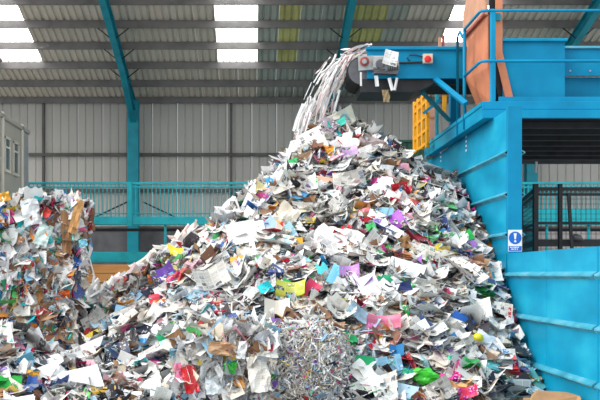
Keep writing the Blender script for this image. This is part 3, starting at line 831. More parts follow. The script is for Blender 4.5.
STYLES = ['flat', 'curled', 'folded', 'dogeared', 'crumpled', 'torn']
ADJ = {'flat': 'flat', 'curled': 'curled', 'folded': 'half-folded', 'dogeared': 'dog-eared', 'crumpled': 'crumpled', 'torn': 'torn'}
KINDS = {  # name: (count, material, w, h, layers, weights, noun, category)
    'newspaper': (290, NEWS, .48, .60, 1, VIVID, 'newspaper sheet', 'newspaper'),
    'office_paper': (180, OFFICE, .34, .44, 1, {'grey': 1, 'blue': 1, 'black': 1}, 'white printed paper', 'paper'),
    'magazine': (295, GLOSSY, .32, .38, 3, VIVID, 'magazine', 'magazine'),
    'leaflet': (280, LEAF, .27, .34, 1, dict(VIVID, white=50, grey=16, cream=10), 'leaflet', 'leaflet'),
    'blank_paper': (220, PLAINP, .36, .40, 1, {'white': 66, 'grey': 12, 'cream': 14, 'light blue': 5, 'pink': 2}, 'plain sheet', 'paper'),
    'cardboard_piece': (60, KRAFT, .30, .34, 2, {'brown': 5, 'cream': 2}, 'cardboard piece', 'cardboard'),
    'wrapper': (70, FILM, .26, .32, 1, {'red': 3, 'pink': 3, 'teal': 2, 'green': 3, 'orange': 2, 'yellow': 2, 'purple': 2, 'blue': 2, 'white': 3}, 'glossy wrapper', 'wrapper'),
}
MESHES = {}
def meshes_of(kind):
    if kind not in MESHES:
        cnt, m, w_, h_, lay, *_ = KINDS[kind]; out = []
        for s in range(18):
            st = STYLES[s % 6]
            me = sheet(w_, h_, st, s * 7 + len(kind), layers=lay); me.name = kind; me.materials.append(m); out.append((st, me))
        MESHES[kind] = out
    return MESHES[kind]


def basis(nv, spin):
    """rotation with z along nv, spun"""
    z = nv.normalized(); x = (Vector((0, 0, 1)).cross(z)); x = (Vector((1, 0, 0)) if x.length < .05 else x).normalized(); y = z.cross(x)
    m = Matrix((x, y, z)).transposed(); return (m @ Matrix.Rotation(spin, 3, 'Z'))


def place(name, me, p, nv, spin, scale=1.0, col=None, parent=None):
    o = bpy.data.objects.new(name, me); COL.objects.link(o)
    o.matrix_world = Matrix.Translation(p) @ basis(nv, spin).to_4x4() @ (Matrix.Diagonal((*scale, 1)) if isinstance(scale, tuple) else Matrix.Scale(scale, 4))
    if col: o.color = (*col, 1)
    if parent is not None: o.parent = parent
    return o


# notable pieces, seen one by one in the photograph: (px, py, width px, height px, spin deg, kind of sheet, colour, name, label, how others refer to it, facing)
W_ = (.92, .92, .91)
LM = [
    (312, 141, 24, 21, 24, 'news', (.3, .3, .32), 'newspaper', 'large newspaper page with dense columns tilted near the pile peak', 'tilted peak newspaper'),
    (345, 143, 23, 17, 38, 'plain', (.86, .86, .84), 'blank_paper', 'clean white sheet leaning below the pile peak', 'white sheet below the peak'),
    (342, 119, 24, 12, 20, 'plain', (.80, .80, .68), 'blank_paper', 'pale cream sheet topping the pile peak under the stream', 'cream peak sheet'),
    (337, 125, 18, 6, 15, 'plain', (.05, .50, .40), 'folder', 'teal-green card strip just under the pile peak', 'teal-green peak strip'),
    (327, 127, 16, 16, 60, 'gloss', (.30, .22, .28), 'magazine', 'dark purplish magazine under the cream sheet at the peak', 'dark peak magazine'),
    (331, 151, 10, 7, 20, 'film', (.90, .42, .03), 'wrapper', 'small orange wrapper in the scraps below the peak', 'orange wrapper below the peak'),
    (349, 152, 14, 9, 10, 'gloss', (.55, .35, .62), 'leaflet', 'violet and red leaflet just below the clean white peak sheet', 'violet leaflet below the peak'),
    (372, 143, 26, 12, -28, 'kraft', (.42, .34, .34), 'newspaper', 'brownish folded newspaper jutting from the slope above the green screen', 'brownish jutting newspaper'),
    (286, 159, 13, 8, 0, 'plain', W_, 'card', 'small white card with its green edge on the slope above the streaming sheets', 'white card on the left ridge'),
    (293, 162, 10, 7, 5, 'plain', (.05, .50, .15), 'folder', 'green folder corner beside the small white card', 'green folder on the left ridge'),
    (271, 185, 7, 13, 12, 'plain', (.04, .40, .70), 'leaflet', 'blue upright leaflet on the ridge above the left slope', 'blue ridge leaflet'),
    (350, 182, 30, 17, 4, 'news', (.30, .38, .48), 'newspaper', 'broad newspaper spread with a blue picture on the upper slope', 'newspaper spread with blue picture'),
    (325, 182, 18, 9, -10, 'plain', (.85, .52, .38), 'leaflet', 'peach-orange leaflet beside the broad newspaper spread', 'peach leaflet'),
    (383, 187, 22, 16, 35, 'plain', (.86, .84, .86), 'blank_paper', 'rounded white sheet on the upper slope toward the blue wall', 'rounded white sheet'),
    (404, 183, 18, 14, -35, 'news', (.35, .35, .38), 'newspaper', 'grey newspaper sagging on the upper slope by the wall', 'grey sagging newspaper'),
    (199, 235, 14, 14, 15, 'film', (.80, .20, .08), 'wrapper', 'crumpled orange-red wrapper at the brow of the sliding slope', 'orange-red crumpled wrapper'),
    (209, 229, 6, 10, -20, 'film', (.06, .50, .16), 'wrapper', 'small green wrapper beside the orange-red crumpled wrapper', 'small green wrapper'),
    (210, 240, 14, 6, 0, 'plain', (.06, .40, .55), 'leaflet', 'teal-blue leaflet under the orange-red crumpled wrapper', 'teal-blue leaflet'),
    (246, 232, 34, 20, 12, 'office', (.2, .2, .2), 'office_paper', 'large white printed page on the mid slope', 'large white printed page'),
    (254, 221, 11, 9, 0, 'news', (.02, .02, .02), 'newspaper', 'white page with a black picture above the large printed page', 'page with the black picture'),
    (270, 226, 15, 13, 40, 'plain', (.42, .60, .80), 'leaflet', 'light blue card sheet on the upper slope', 'light blue card sheet'),
    (276, 224, 9, 8, 40, 'plain', (.92, .50, .05), 'leaflet', 'orange card corner beside the light blue card sheet', 'orange card corner'),
    (297, 243, 14, 9, -15, 'plain', (.92, .52, .06), 'leaflet', 'orange leaflet alone in the middle of the slope', 'lone orange leaflet'),
    (285, 216, 26, 20, 50, 'kraft', (.90, .82, .70), 'blank_paper', 'cream crumpled sheet on the slope above the lone orange leaflet', 'cream crumpled sheet'),
    (240, 260, 17, 8, 12, 'plain', (.92, .58, .10), 'leaflet', 'yellow-orange leaflet under white pages of the mid slope', 'yellow-orange leaflet'),
    (209, 281, 38, 18, 20, 'news', (.30, .34, .38), 'newspaper', 'big newspaper page lying open above the purple wrappers', 'big open newspaper page'),
    (266, 288, 13, 9, 20, 'plain', (.02, .55, .65), 'leaflet', 'turquoise leaflet in the middle of the lower slope', 'turquoise leaflet'),
    (291, 290, 28, 13, 0, 'gloss', (.55, .58, .08), 'magazine', 'olive-yellow magazine spread at the middle of the pile', 'olive-yellow magazine'),
    (287, 262, 10, 8, 20, 'film', (.75, .02, .06), 'wrapper', 'bright red wrapper above the olive-yellow magazine', 'bright red wrapper'),
    (165, 279, 22, 20, 30, 'gloss', (.16, .06, .42), 'magazine', 'crumpled purple magazine on the left part of the slope', 'crumpled purple magazine'),
    (163, 290, 16, 9, 25, 'plain', W_, 'card', 'small white card resting on the purple magazine', 'white card on purple magazine'),
    (160, 299, 22, 9, 10, 'gloss', (.75, .03, .08), 'magazine', 'red magazine pages under the purple magazine', 'red magazine pages'),
    (159, 305, 15, 11, 10, 'film', (.85, .20, .04), 'wrapper', 'orange-red wrapper low on the left slope', 'low orange-red wrapper'),
    (355, 219, 11, 8, -25, 'film', (.92, .36, .05), 'wrapper', 'orange wrapper near the middle of the upper slope', 'mid-slope orange wrapper'),
    (366, 214, 14, 12, 30, 'film', (.85, .22, .25), 'wrapper', 'coral red wrapper beside the green packet', 'coral red wrapper'),
    (373, 230, 9, 16, 28, 'film', (.06, .50, .14), 'packet', 'bright green packet standing in the middle of the slope', 'bright green packet'),
    (396, 222, 15, 15, 30, 'gloss', (.45, .10, .60), 'leaflet', 'magenta and cyan spotted leaflet on the slope by the green packet', 'magenta spotted leaflet'),
    (404, 243, 15, 12, 20, 'kraft', (.36, .20, .09), 'cardboard_piece', 'dark brown cardboard lump on the slope toward the wall', 'dark brown cardboard lump'),
    (423, 252, 28, 10, -40, 'news', (.20, .40, .36), 'newspaper', 'rolled newspaper with green-grey print on the slope by the wall', 'rolled green-grey newspaper'),
    (464, 239, 17, 9, 28, 'plain', (.02, .50, .10), 'folder', 'bright green card beside the bunker wall', 'bright green card by the wall'),
    (476, 226, 9, 16, 10, 'news', (.3, .3, .3), 'newspaper', 'upright newspaper page standing against the bunker wall', 'upright newspaper by the wall'),
    (477, 270, 20, 26, 30, 'kraft', (.58, .34, .22), 'paper_bag', 'large tan crumpled paper bag by the bunker wall', 'tan crumpled paper bag'),
    (337, 243, 50, 30, -18, 'kraft', (.98, .98, .98), 'paper_sheet', 'large pale draped sheet sliding down the middle of the pile', 'large pale sliding sheet'),
    (326, 252, 42, 20, -35, 'kraft', (.86, .83, .84), 'paper_sheet', 'soft grey sheet sliding down under the large pale one', 'soft grey sliding sheet'),
    (405, 272, 32, 22, -18, 'plain', W_, 'blank_paper', 'brilliant white sheet in the middle below the brown lump', 'brilliant white sheet'),
    (323, 272, 10, 17, 10, 'plain', (.08, .58, .62), 'leaflet', 'turquoise upright leaflet under the sliding sheets', 'upright turquoise leaflet'),
    (336, 275, 12, 18, -25, 'plain', (.20, .55, .75), 'leaflet', 'sky blue leaflet beside the upright turquoise leaflet', 'sky blue leaflet'),
    (350, 274, 18, 14, 5, 'gloss', (.45, .22, .55), 'magazine', 'violet magazine beside the sky blue leaflet', 'violet magazine'),
    (370, 288, 18, 26, 25, 'plain', (.80, .80, .78), 'blank_paper', 'pale grey-white sheet hanging down the middle of the slope', 'pale hanging sheet'),
    (385, 279, 13, 8, 15, 'plain', (.03, .32, .16), 'folder', 'dark green folder beside the pale hanging sheet', 'dark green folder'),
    (402, 287, 18, 7, 5, 'plain', (.05, .07, .22), 'leaflet', 'navy leaflet under the brilliant white sheet', 'navy leaflet'),
    (310, 292, 14, 18, -35, 'gloss', (.70, .04, .12), 'magazine', 'crimson magazine near the middle of the pile', 'crimson magazine'),
    (462, 321, 20, 11, -32, 'plain', (.02, .13, .50), 'folder', 'deep blue folder on the lower slope by the wall', 'deep blue folder'),
    (455, 334, 20, 16, 30, 'news', (.75, .04, .30), 'newspaper', 'newspaper with large pink headline lettering near the blue folder', 'pink headline newspaper'),
    (446, 293, 9, 8, 15, 'film', (.80, .04, .22), 'wrapper', 'small crimson wrapper above the newspapers by the wall', 'small crimson wrapper'),
    (476, 311, 25, 18, -4, 'news', (.4, .4, .4), 'newspaper', 'grey newspaper page with a headline facing out by the wall', 'outward facing newspaper'),
    (503, 315, 17, 22, -12, 'news', (.55, .05, .06), 'newspaper', 'newspaper page with red picture blocks against the bunker wall', 'newspaper with red pictures'),
    (490, 341, 26, 12, -25, 'plain', (.62, .70, .80), 'blank_paper', 'pale blue-white sheet below the outward facing newspaper', 'pale blue-white sheet'),
    (511, 338, 14, 24, 35, 'news', (.12, .20, .28), 'newspaper', 'dark crumpled newspaper drooping against the bunker wall', 'dark drooping newspaper'),
    (465, 352, 24, 20, 30, 'news', (.35, .35, .35), 'newspaper', 'newspaper page of small pictures beside the yellow ball', 'newspaper beside the yellow ball'),
    (452, 362, 9, 14, 0, 'film', (.05, .50, .32), 'wrapper', 'emerald wrapper beside the bright green bag', 'emerald wrapper'),
    (408, 373, 11, 9, 0, 'film', (.04, .50, .30), 'wrapper', 'crumpled emerald wrapper left beside the bright green bag', 'crumpled emerald wrapper'),
    (411, 361, 5, 16, 28, 'film', (.75, .03, .05), 'wrapper', 'narrow red wrapper standing above the bright green bag', 'narrow red wrapper'),
    (397, 351, 15, 10, 5, 'plain', (.03, .22, .48), 'leaflet', 'blue card scrap on the lower slope', 'blue card scrap'),
    (365, 361, 16, 9, -8, 'plain', (.02, .42, .16), 'folder', 'green folder beside the shredded paper bale', 'green folder by the bale'),
    (350, 338, 16, 8, -40, 'plain', (.03, .46, .16), 'folder', 'slanting green card above the shredded paper bale', 'slanting green card'),
    (384, 323, 30, 11, 0, 'gloss', (.75, .20, .32), 'magazine', 'magazine with broad pink pages on the lower slope', 'pink-bordered magazine'),
    (399, 326, 22, 12, 12, 'news', (.85, .35, .08), 'newspaper', 'newspaper with an orange edge beside the pink-bordered magazine', 'orange-edged newspaper'),
    (363, 317, 30, 10, -35, 'gloss', (.40, .60, .75), 'magazine', 'pale blue magazine on the lower slope above the green cards', 'pale blue magazine'),
    (366, 375, 30, 17, -45, 'plain', (.88, .88, .86), 'card', 'long white card running down beside the shredded bale', 'long white card'),
    (389, 366, 24, 16, 12, 'gloss', (.25, .52, .72), 'magazine', 'light blue magazine above the bright green bag', 'light blue lower magazine'),
    (437, 392, 30, 17, 25, 'news', (.35, .30, .30), 'newspaper', 'newspaper page in front of the bright green bag', 'newspaper in front of the green bag'),
    (405, 392, 22, 14, -15, 'plain', (.50, .68, .80), 'leaflet', 'pale blue leaflet at the foot of the pile', 'pale blue foot leaflet'),
    (502, 380, 12, 6, 5, 'plain', (.05, .40, .12), 'folder', 'green card at the foot of the pile by the wall', 'green foot card'),
    (468, 393, 18, 9, 15, 'gloss', (.75, .05, .12), 'magazine', 'red and white magazine at the foot of the pile', 'red foot magazine'),
    (277, 311, 26, 17, 0, 'plain', (.74, .72, .66), 'envelope', 'large buff envelope on the slope above the bales', 'buff envelope'),
    (235, 318, 30, 16, 10, 'office', (.3, .3, .3), 'office_paper', 'broad white printed sheet on the slope above the bales', 'broad white printed sheet'),
    (219, 313, 18, 5, 15, 'film', (.80, .02, .12), 'wrapper', 'red wrapper strip above the mixed paper bale', 'red wrapper strip'),
    (165, 337, 32, 10, 28, 'plain', (.82, .88, .88), 'leaflet', 'long pale leaflet pointing up the left slope', 'long pale leaflet'),
    (165, 337, 15, 7, 30, 'plain', (.03, .50, .22), 'leaflet', 'green leaf-shaped leaflet lying on the long pale leaflet', 'green leaf-shaped leaflet'),
    (96, 348, 24, 16, 25, 'plain', (.84, .80, .80), 'blank_paper', 'faintly pinkish white sheet among the left scraps', 'pinkish white sheet'),
    (118, 352, 22, 16, 15, 'gloss', (.03, .05, .13), 'magazine', 'dark navy magazine on the left part of the slope', 'dark navy magazine'),
    (143, 344, 9, 11, 15, 'film', (.02, .30, .62), 'wrapper', 'blue wrapper beside the dark navy magazine', 'blue wrapper'),
    (144, 357, 10, 9, 15, 'film', (.75, .04, .08), 'wrapper', 'red wrapper under the blue wrapper', 'lower red wrapper'),
    (76, 383, 46, 26, 12, 'plain', (.93, .93, .94), 'blank_paper', 'largest blank white sheet at the front of the left scraps', 'largest blank white sheet'),
    (12, 383, 24, 14, 0, 'plain', (.02, .42, .06), 'folder', 'green folder at the front of the left scraps', 'green front folder'),
    (33, 374, 13, 8, -10, 'film', (.90, .48, .05), 'wrapper', 'orange wrapper beside the green front folder', 'orange front wrapper'),
    (31, 383, 9, 12, -15, 'plain', (.03, .10, .35), 'leaflet', 'navy leaflet beside the green front folder', 'navy front leaflet'),
    (45, 374, 30, 15, 25, 'plain', W_, 'blank_paper', 'angled white sheet behind the largest blank white sheet', 'angled white sheet'),
    (102, 391, 22, 7, 10, 'gloss', (.88, .55, .06), 'magazine', 'yellow-orange magazine beside the largest blank white sheet', 'yellow-orange magazine'),
    (113, 372, 11, 15, 8, 'gloss', (.40, .12, .22), 'packet', 'red and blue packet beside the largest blank white sheet', 'red and blue packet'),
    (142, 391, 36, 18, 4, 'plain', (.90, .93, .90), 'card', 'broad white card in front of the mixed paper bale', 'white front card'),
    (50, 352, 18, 22, 25, 'kraft', (.40, .37, .33), 'paper_bag', 'grey crumpled paper bag at the foot of the left bales', 'grey crumpled bag'),
    (28, 342, 16, 22, 10, 'kraft', (.55, .52, .50), 'paper_bag', 'pale grey crushed bag at the foot of the left bales', 'pale grey crushed bag'),
    (23, 361, 20, 8, 12, 'plain', (.18, .52, .68), 'leaflet', 'light blue leaflet under the crushed grey bags', 'light blue front leaflet'),
    (96, 320, 26, 14, 30, 'news', (.4, .38, .34), 'newspaper', 'beige newspaper fold below the sliding sheets', 'beige newspaper fold'),
    (127, 313, 30, 10, 25, 'news', (.35, .3, .3), 'newspaper', 'long beige newspaper fold on the lower left slope', 'long beige newspaper fold'),
]
MSTY = {'news': NEWS, 'plain': PLAINP, 'office': OFFICE, 'gloss': GLOSSY, 'film': FILM, 'kraft': KRAFT}
LMPOS = []
CAMV = Vector((0, 0, CAMZ))
for q, (px, py, wp, hp_, sp, ks, col, nm, lab, ref) in enumerate(LM):
    h = hit(px, py)
    if h is None: h = hit(px + (6 if px < 330 else -6), py + 8)
    if h is None: continue
    p = Vector(h); d = p.y / F
    nv = hnorm(h[0], h[1]); toc = (CAMV - p).normalized()
    nv = (nv * .55 + toc * .75 + Vector((RND.uniform(-.18, .18), 0, RND.uniform(-.1, .15)))).normalized()
    st = {'film': 'crumpled', 'kraft': 'crumpled', 'gloss': 'curled'}.get(ks, ['flat', 'torn', 'dogeared', 'folded'][q % 4] if ks == 'plain' else ['flat', 'folded', 'dogeared'][q % 3])
    me = sheet(wp * d * 1.12, hp_ * d * 1.2, st, 500 + q, 7, 6, layers=2 if ks == 'gloss' else 1, gap=.02); me.name = nm; me.materials.append(MSTY[ks])
    p = p + toc * (.40 if py < 165 else .27)
    p.x = min(p.x, XWALL - .08)
    o = place(nm, me, p, nv, math.radians(sp), 1.0, col); tag(o, lab, {'blank_paper': 'paper', 'office_paper': 'paper', 'paper_sheet': 'paper', 'cardboard_piece': 'cardboard', 'paper_bag': 'bag'}.get(nm, nm))
    LMPOS.append((px, py, ref))
REFS = LMPOS + [(225, 350, 'mixed paper bale'), (315, 350, 'shredded paper bale'), (478, 338, 'yellow ball'), (425, 376, 'bright green bag')]

# the countable sheets, scattered on the slope
PEND = []
EXCL = [(176, 336, 354, 404)] + [(l[0] - l[2] * .5 - 2, l[1] - l[3] * .5 - 2, l[0] + l[2] * .5 + 2, l[1] + l[3] * .5 + 6) for l in LM] + [(470, 330, 486, 350), (408, 362, 442, 392)]
for kind, (cnt, m, w_, h_, lay, wts, noun, cat) in KINDS.items():
    ms_ = meshes_of(kind); k = 0; tries = 0
    while k < cnt and tries < cnt * 30:
        tries += 1
        px, py = RND.uniform(-8, 540), RND.uniform(112, 402)
        mg = 5 if kind == 'newspaper' else 0
        if any(a - mg < px < c + mg and b - mg < py < d + mg for a, b, c, d in EXCL): continue
        h = hit(px, py)
        if h is None or h[0] > XWALL - .42 * w_ or (h[0] < -2.75 and h[1] > 16.6): continue
        # more colour low and right, more newsprint and white high up
        if kind in ('magazine', 'wrapper') and py < 215 and RND.random() < .65: continue
        p = Vector(h); nv = hnorm(h[0], h[1])
        fk = min(1, max(0, (AX - .6 - h[0]) / 2.2)) * min(1, max(0, (h[1] - 15.5) / 2))      # on the open flank sheets lie along the slope
        jt = .21 * (1 - .45 * fk)
        nv = (nv * (.6 + .3 * fk) + Vector((RND.gauss(0, jt), RND.gauss(-.05, jt), .5 * (1 - .5 * fk) + RND.gauss(0, .2)))).normalized()
        st, me = RND.choice(ms_); cname, col = pick(dict(wts, white=9, grey=6) if wts is VIVID and py > 225 else wts)
        s = RND.uniform(.8, 1.35); s = (s * RND.uniform(.6, 1.0), s, s * .85)
        p = p + hnorm(h[0], h[1]) * RND.uniform(.02, .13)
        spin = RND.gauss(0, .45) if RND.random() < max(fk, .25) else (RND.gauss(math.pi / 2, .5) if RND.random() < .5 else RND.uniform(0, 6.28))
        o = place(kind, me, p, nv, spin, s, col)
        near = min(REFS, key=lambda r: (r[0] - px) ** 2 + (r[1] - py) ** 2)
        dx, dy = px - near[0], py - near[1]
        dirn = ('above' if dy < 0 else 'below') if abs(dy) > abs(dx) else ('left of' if dx < 0 else 'right of')
        what = {'newspaper': 'newspaper sheet with %s print' % cname, 'office_paper': 'printed white paper', 'magazine': '%s magazine' % cname, 'leaflet': '%s leaflet' % cname,
                'blank_paper': 'plain %s sheet' % cname, 'cardboard_piece': '%s cardboard piece' % cname, 'wrapper': '%s wrapper' % cname}[kind]
        PEND.append((o, ADJ[st], what, dirn, near[2], dx * dx + dy * dy, cat, kind))
        k += 1
groups = {}
for r in PEND: groups.setdefault((r[1], r[2], r[3], r[4]), []).append(r)
ORD = ['nearest', 'second nearest', 'third nearest', 'fourth nearest', 'fifth nearest', 'sixth nearest']
for (adj, what, dirn, ref), v in groups.items():
    v.sort(key=lambda r: r[5])
    for i, r in enumerate(v):
        pre = '' if len(v) == 1 else ORD[min(i, 5)] + ' '
        tag(r[0], f'{pre}{adj} {what} {dirn} the {ref}', r[6], r[7].replace('_', ' ') + 's lying on the pile')

# yellow ball, bright green bag, brown board at the foot
import bmesh
def lump(name, p, rad, col, m, squash=(1, 1, 1), rough=.12, seed=1, sub=3):
    bm = bmesh.new(); bmesh.ops.create_icosphere(bm, subdivisions=sub, radius=1.0); r = random.Random(seed); ph = [r.uniform(0, 6) for _ in range(6)]
    for v in bm.verts:
        c = v.co.copy(); k = 1 + rough * (math.sin(c.x * 5 + ph[0]) * math.sin(c.y * 6 + ph[1]) + math.sin(c.z * 7 + c.x * 3 + ph[2])) + r.uniform(-.4, .4) * rough
        v.co = Vector((c.x * squash[0], c.y * squash[1], c.z * squash[2])) * k * rad
    me = bpy.data.meshes.new(name); bm.to_mesh(me); bm.free(); me.materials.append(m)
    o = bpy.data.objects.new(name, me); COL.objects.link(o); o.location = p; o.color = (*col, 1); return o
h = Vector(hit(478, 338)); o = lump('ball', h + (CAMV - h).normalized() * .24, .085, (.90, .78, .03), FILM, rough=.01, seed=3); o.data.shade_smooth(); tag(o, 'small yellow ball on the lower slope by the wall', 'ball')
h = Vector(hit(425, 377)); bag = thing('plastic_bag', 'bright green crumpled plastic bag low on the pile', 'bag', h + (CAMV - h).normalized() * .2)
o = lump('bag_body', Vector((0, 0, 0)), .18, (.05, .60, .03), FILM, (1.05, .6, .78), .16, 5); o.parent = bag
o = lump('knot', Vector((-.11, -.06, .10)), .05, (.10, .70, .06), FILM, (1.4, .8, .8), .2, 6, 2); o.parent = bag
bx_ = thing('broken_carton', 'brown cardboard carton flattened at the foot of the bunker wall', 'carton', (4.1, 13.6, 0))
obj('lid', MB().prism([at(532, 398, 13.5), at(537, 392, 13.6), at(568, 394, 13.6), at(581, 398, 13.45), at(580, 407, 13.4), at(530, 407, 13.4)], (0, .05, .02)), CARD, bx_)
obj('body', MB().box(XW(531, 13.6), 4.36, 13.5, 14.0, 0, .27), CARD, bx_)
obj('flap', MB().prism([at(533, 404, 13.4), at(579, 404, 13.4), at(577, 416, 13.3), at(537, 416, 13.3)], (0, -.012, 0)), CARD, bx_)

# ------------------------------------------------------------------ bales
BALE_PAL = {'white': 58, 'grey': 14, 'cream': 8, 'light blue': 7, 'blue': 7, 'teal': 5, 'red': 5, 'pink': 3, 'orange': 4, 'yellow': 1.5, 'green': 3, 'purple': 1, 'brown': 22, 'black': 4}
SCRAPM = {}
def scrap_meshes(kind):
    if kind not in SCRAPM:
        out = []
        for s in range(8):
            me = sheet(.22, .30, ['crumpled', 'crumpled', 'torn', 'curled'][s % 4], 900 + s + len(kind) * 13, 5, 5); me.name = kind
            me.materials.append({'plastic_scrap': FILM, 'cardboard_flap': KRAFT, 'paper_scrap': LEAF}[kind]); out.append(me)
        SCRAPM[kind] = out
    return SCRAPM[kind]


def bale(label, x0, x1, y0, y1, z0, z1, pal, nbig, nsmall, faces, group, seed, wires=True, small=(.10, .28)):
    r = random.Random(seed); rs = np.random.RandomState(seed)
    root = thing('waste_bale', label, 'bale', ((x0 + x1) / 2, (y0 + y1) / 2, z0), group)
    # lumpy block
    bm = bmesh.new(); bmesh.ops.create_cube(bm, size=1.0); bmesh.ops.subdivide_edges(bm, edges=bm.edges[:], cuts=9, use_grid_fill=True)
    for v in bm.verts:
        c = v.co; n_ = c.normalized()
        k = .025 * math.sin(c.x * 13 + seed) * math.sin(c.z * 15 + seed * 2) + r.uniform(-.02, .02)
        rr = max(abs(c.x), abs(c.y)) if True else 0
        v.co = Vector(((x0 + x1) / 2 + c.x * (x1 - x0) + n_.x * k, (y0 + y1) / 2 + c.y * (y1 - y0) + n_.y * k, (z0 + z1) / 2 + c.z * (z1 - z0 - .03) + n_.z * k * .5))
    me = bpy.data.meshes.new('packed_core'); bm.to_mesh(me); bm.free(); me.materials.append(SHADE_MUSH); obj('packed_core', me, SHADE_MUSH, root)
    P = []; Nn = []
    def facept(f):
        a, b = r.random(), r.random()
        if f == 'front': return (x0 + a * (x1 - x0), y0, z0 + b * (z1 - z0)), (0, -1, 0)
        if f == 'right': return (x1, y0 + a * (y1 - y0), z0 + b * (z1 - z0)), (1, 0, 0)
        if f == 'left': return (x0, y0 + a * (y1 - y0), z0 + b * (z1 - z0)), (-1, 0, 0)
        return (x0 + a * (x1 - x0), y0 + b * (y1 - y0), z1), (0, 0, 1)
    for _ in range(nsmall):
        p, n_ = facept(r.choice(faces)); P.append(p); Nn.append(n_)
    P = np.array(P, float); Nn = np.array(Nn, float); P += Nn * rs.uniform(-.03, .06, (len(P), 1))
    n = len(P)
    scrap_cloud('pressed_scrap', P, Nn, NR.uniform(small[0], small[1], n), NR.uniform(.7, 2.2, n), colours(n, pal), .55, root, SCRAP, .3)
    for _ in range(nbig):
        p, n_ = facept(r.choice(faces)); cname, col = None, None
        ks = list(pal); cname = r.choices(ks, [pal[k] for k in ks])[0]; col = r.choice(PAL[cname])
        kind = 'cardboard_flap' if cname in ('brown', 'cream') else ('plastic_scrap' if r.random() < .62 else 'paper_scrap')
        nv = Vector(n_) + Vector((r.gauss(0, .28), r.gauss(0, .28), r.gauss(.05, .22)))
        p = Vector(p) + Vector(n_) * r.uniform(.03, .10) - Vector(root['w'])
        o = place(kind, r.choice(scrap_meshes(kind)), p, nv, r.gauss(0, .5), (r.uniform(.8, 1.6), r.uniform(1.0, 2.2), 1.0), col, root)
    if wires:
        for k in range(4):
            z = z0 + (z1 - z0) * (.16 + .23 * k)
            e = .075
            obj('baling_wire', MB().tube([(x0 - e, y1, z), (x0 - e, y0 - e, z + .01), (x0 + .3, y0 - e - .01, z - .012), (x1 - .3, y0 - e, z + .012), (x1 + e, y0 - e, z), (x1 + e, y1, z)], .006, 5), WIRE, root)
    return root


BYF, BYB = 17.3, 18.5
x1r = XW(69, 17.3); x0r = XW(14, 17.3); x0l = XW(-52, 17.3)
zt2 = ZW(203, BYF); hgtb = 1.10
G1 = 'bales stacked beside the pile'
names = ['bottom', 'middle', 'top']
for t in range(3):
    z1b = zt2 - (2 - t) * hgtb; z0b = max(0, z1b - hgtb + .02)
    dx = (-.05, .0, .04)[t]
    bale(f'{names[t]} bale of mixed white plastic and brown card beside the pile', x0r + dx, x1r + dx - (.06 if t == 1 else 0), BYF + (.06 if t == 2 else 0), BYB, z0b, z1b, BALE_PAL, (40, 130, 150)[t], 900, ['front', 'front', 'right', 'top'] if t < 2 else ['front', 'front', 'right', 'top'], G1, 31 + t)
    bale(f'{names[t]} bale of colourful packaging at the outer end of the stack', x0l - dx, x0r - .05 - dx, BYF - .05, BYB, z0b, z1b - .02, dict(BALE_PAL, red=12, orange=8, yellow=5, green=8, pink=9, blue=10, brown=12), (16, 70, 80)[t], 500, ['front', 'front', 'top'], G1, 41 + t)
# loose cardboard flaps hanging at the corner of the top bale
for (px, py, wp, hh, sp, col, lab) in ((76, 217, 10, 38, -14, (.62, .34, .14), 'long orange-brown cardboard flap hanging off the top bale corner'), (66, 232, 10, 50, 3, (.34, .18, .09), 'dark brown cardboard flap down the corner of the top bale'),
                                 (83, 243, 9, 8, 10, (.25, .62, .75), 'light blue plastic film stuck out from the top bale corner'), (78, 277, 7, 15, 0, (.03, .04, .06), 'black plastic film hanging from the middle bale corner'),
                                 (62, 295, 18, 9, 10, (.85, .16, .03), 'bright orange-red bag at the foot of the stacked bales'), (3, 232, 8, 22, 0, (.10, .22, .60), 'blue framed white packet on the outer stack'),
                                 (10, 216, 10, 16, 20, (.80, .08, .30), 'pink and white packet on the outer top bale'), (4, 197, 13, 10, 20, (.90, .45, .03), 'orange and yellow packet on the top edge of the outer bale'),
                                 (40, 297, 7, 30, 8, (.48, .24, .09), 'upright brown cardboard strip at the foot of the middle bale'), (31, 212, 20, 30, 10, (.86, .88, .90), 'large crumpled white film on the top bale face'),
                                 (43, 235, 16, 24, -20, (.70, .86, .82), 'pale aqua film sheet on the top bale face')):
    yy = 17.16; me = sheet(wp * yy / F, hh * yy / F, 'crumpled', px * 3 + py, 5, 7)
    nm = 'cardboard_flap' if 'cardboard' in lab else ('plastic_film' if 'film' in lab else ('plastic_bag' if 'bag' in lab else 'packet'))
    me.name = nm; me.materials.append(KRAFT if 'cardboard' in lab else FILM)
    o = place(nm, me, at(px, py, yy), Vector((.15, -1, .1)), math.radians(sp), 1.0, col); tag(o, lab, {'cardboard_flap': 'cardboard', 'plastic_film': 'film', 'plastic_bag': 'bag'}.get(nm, nm))

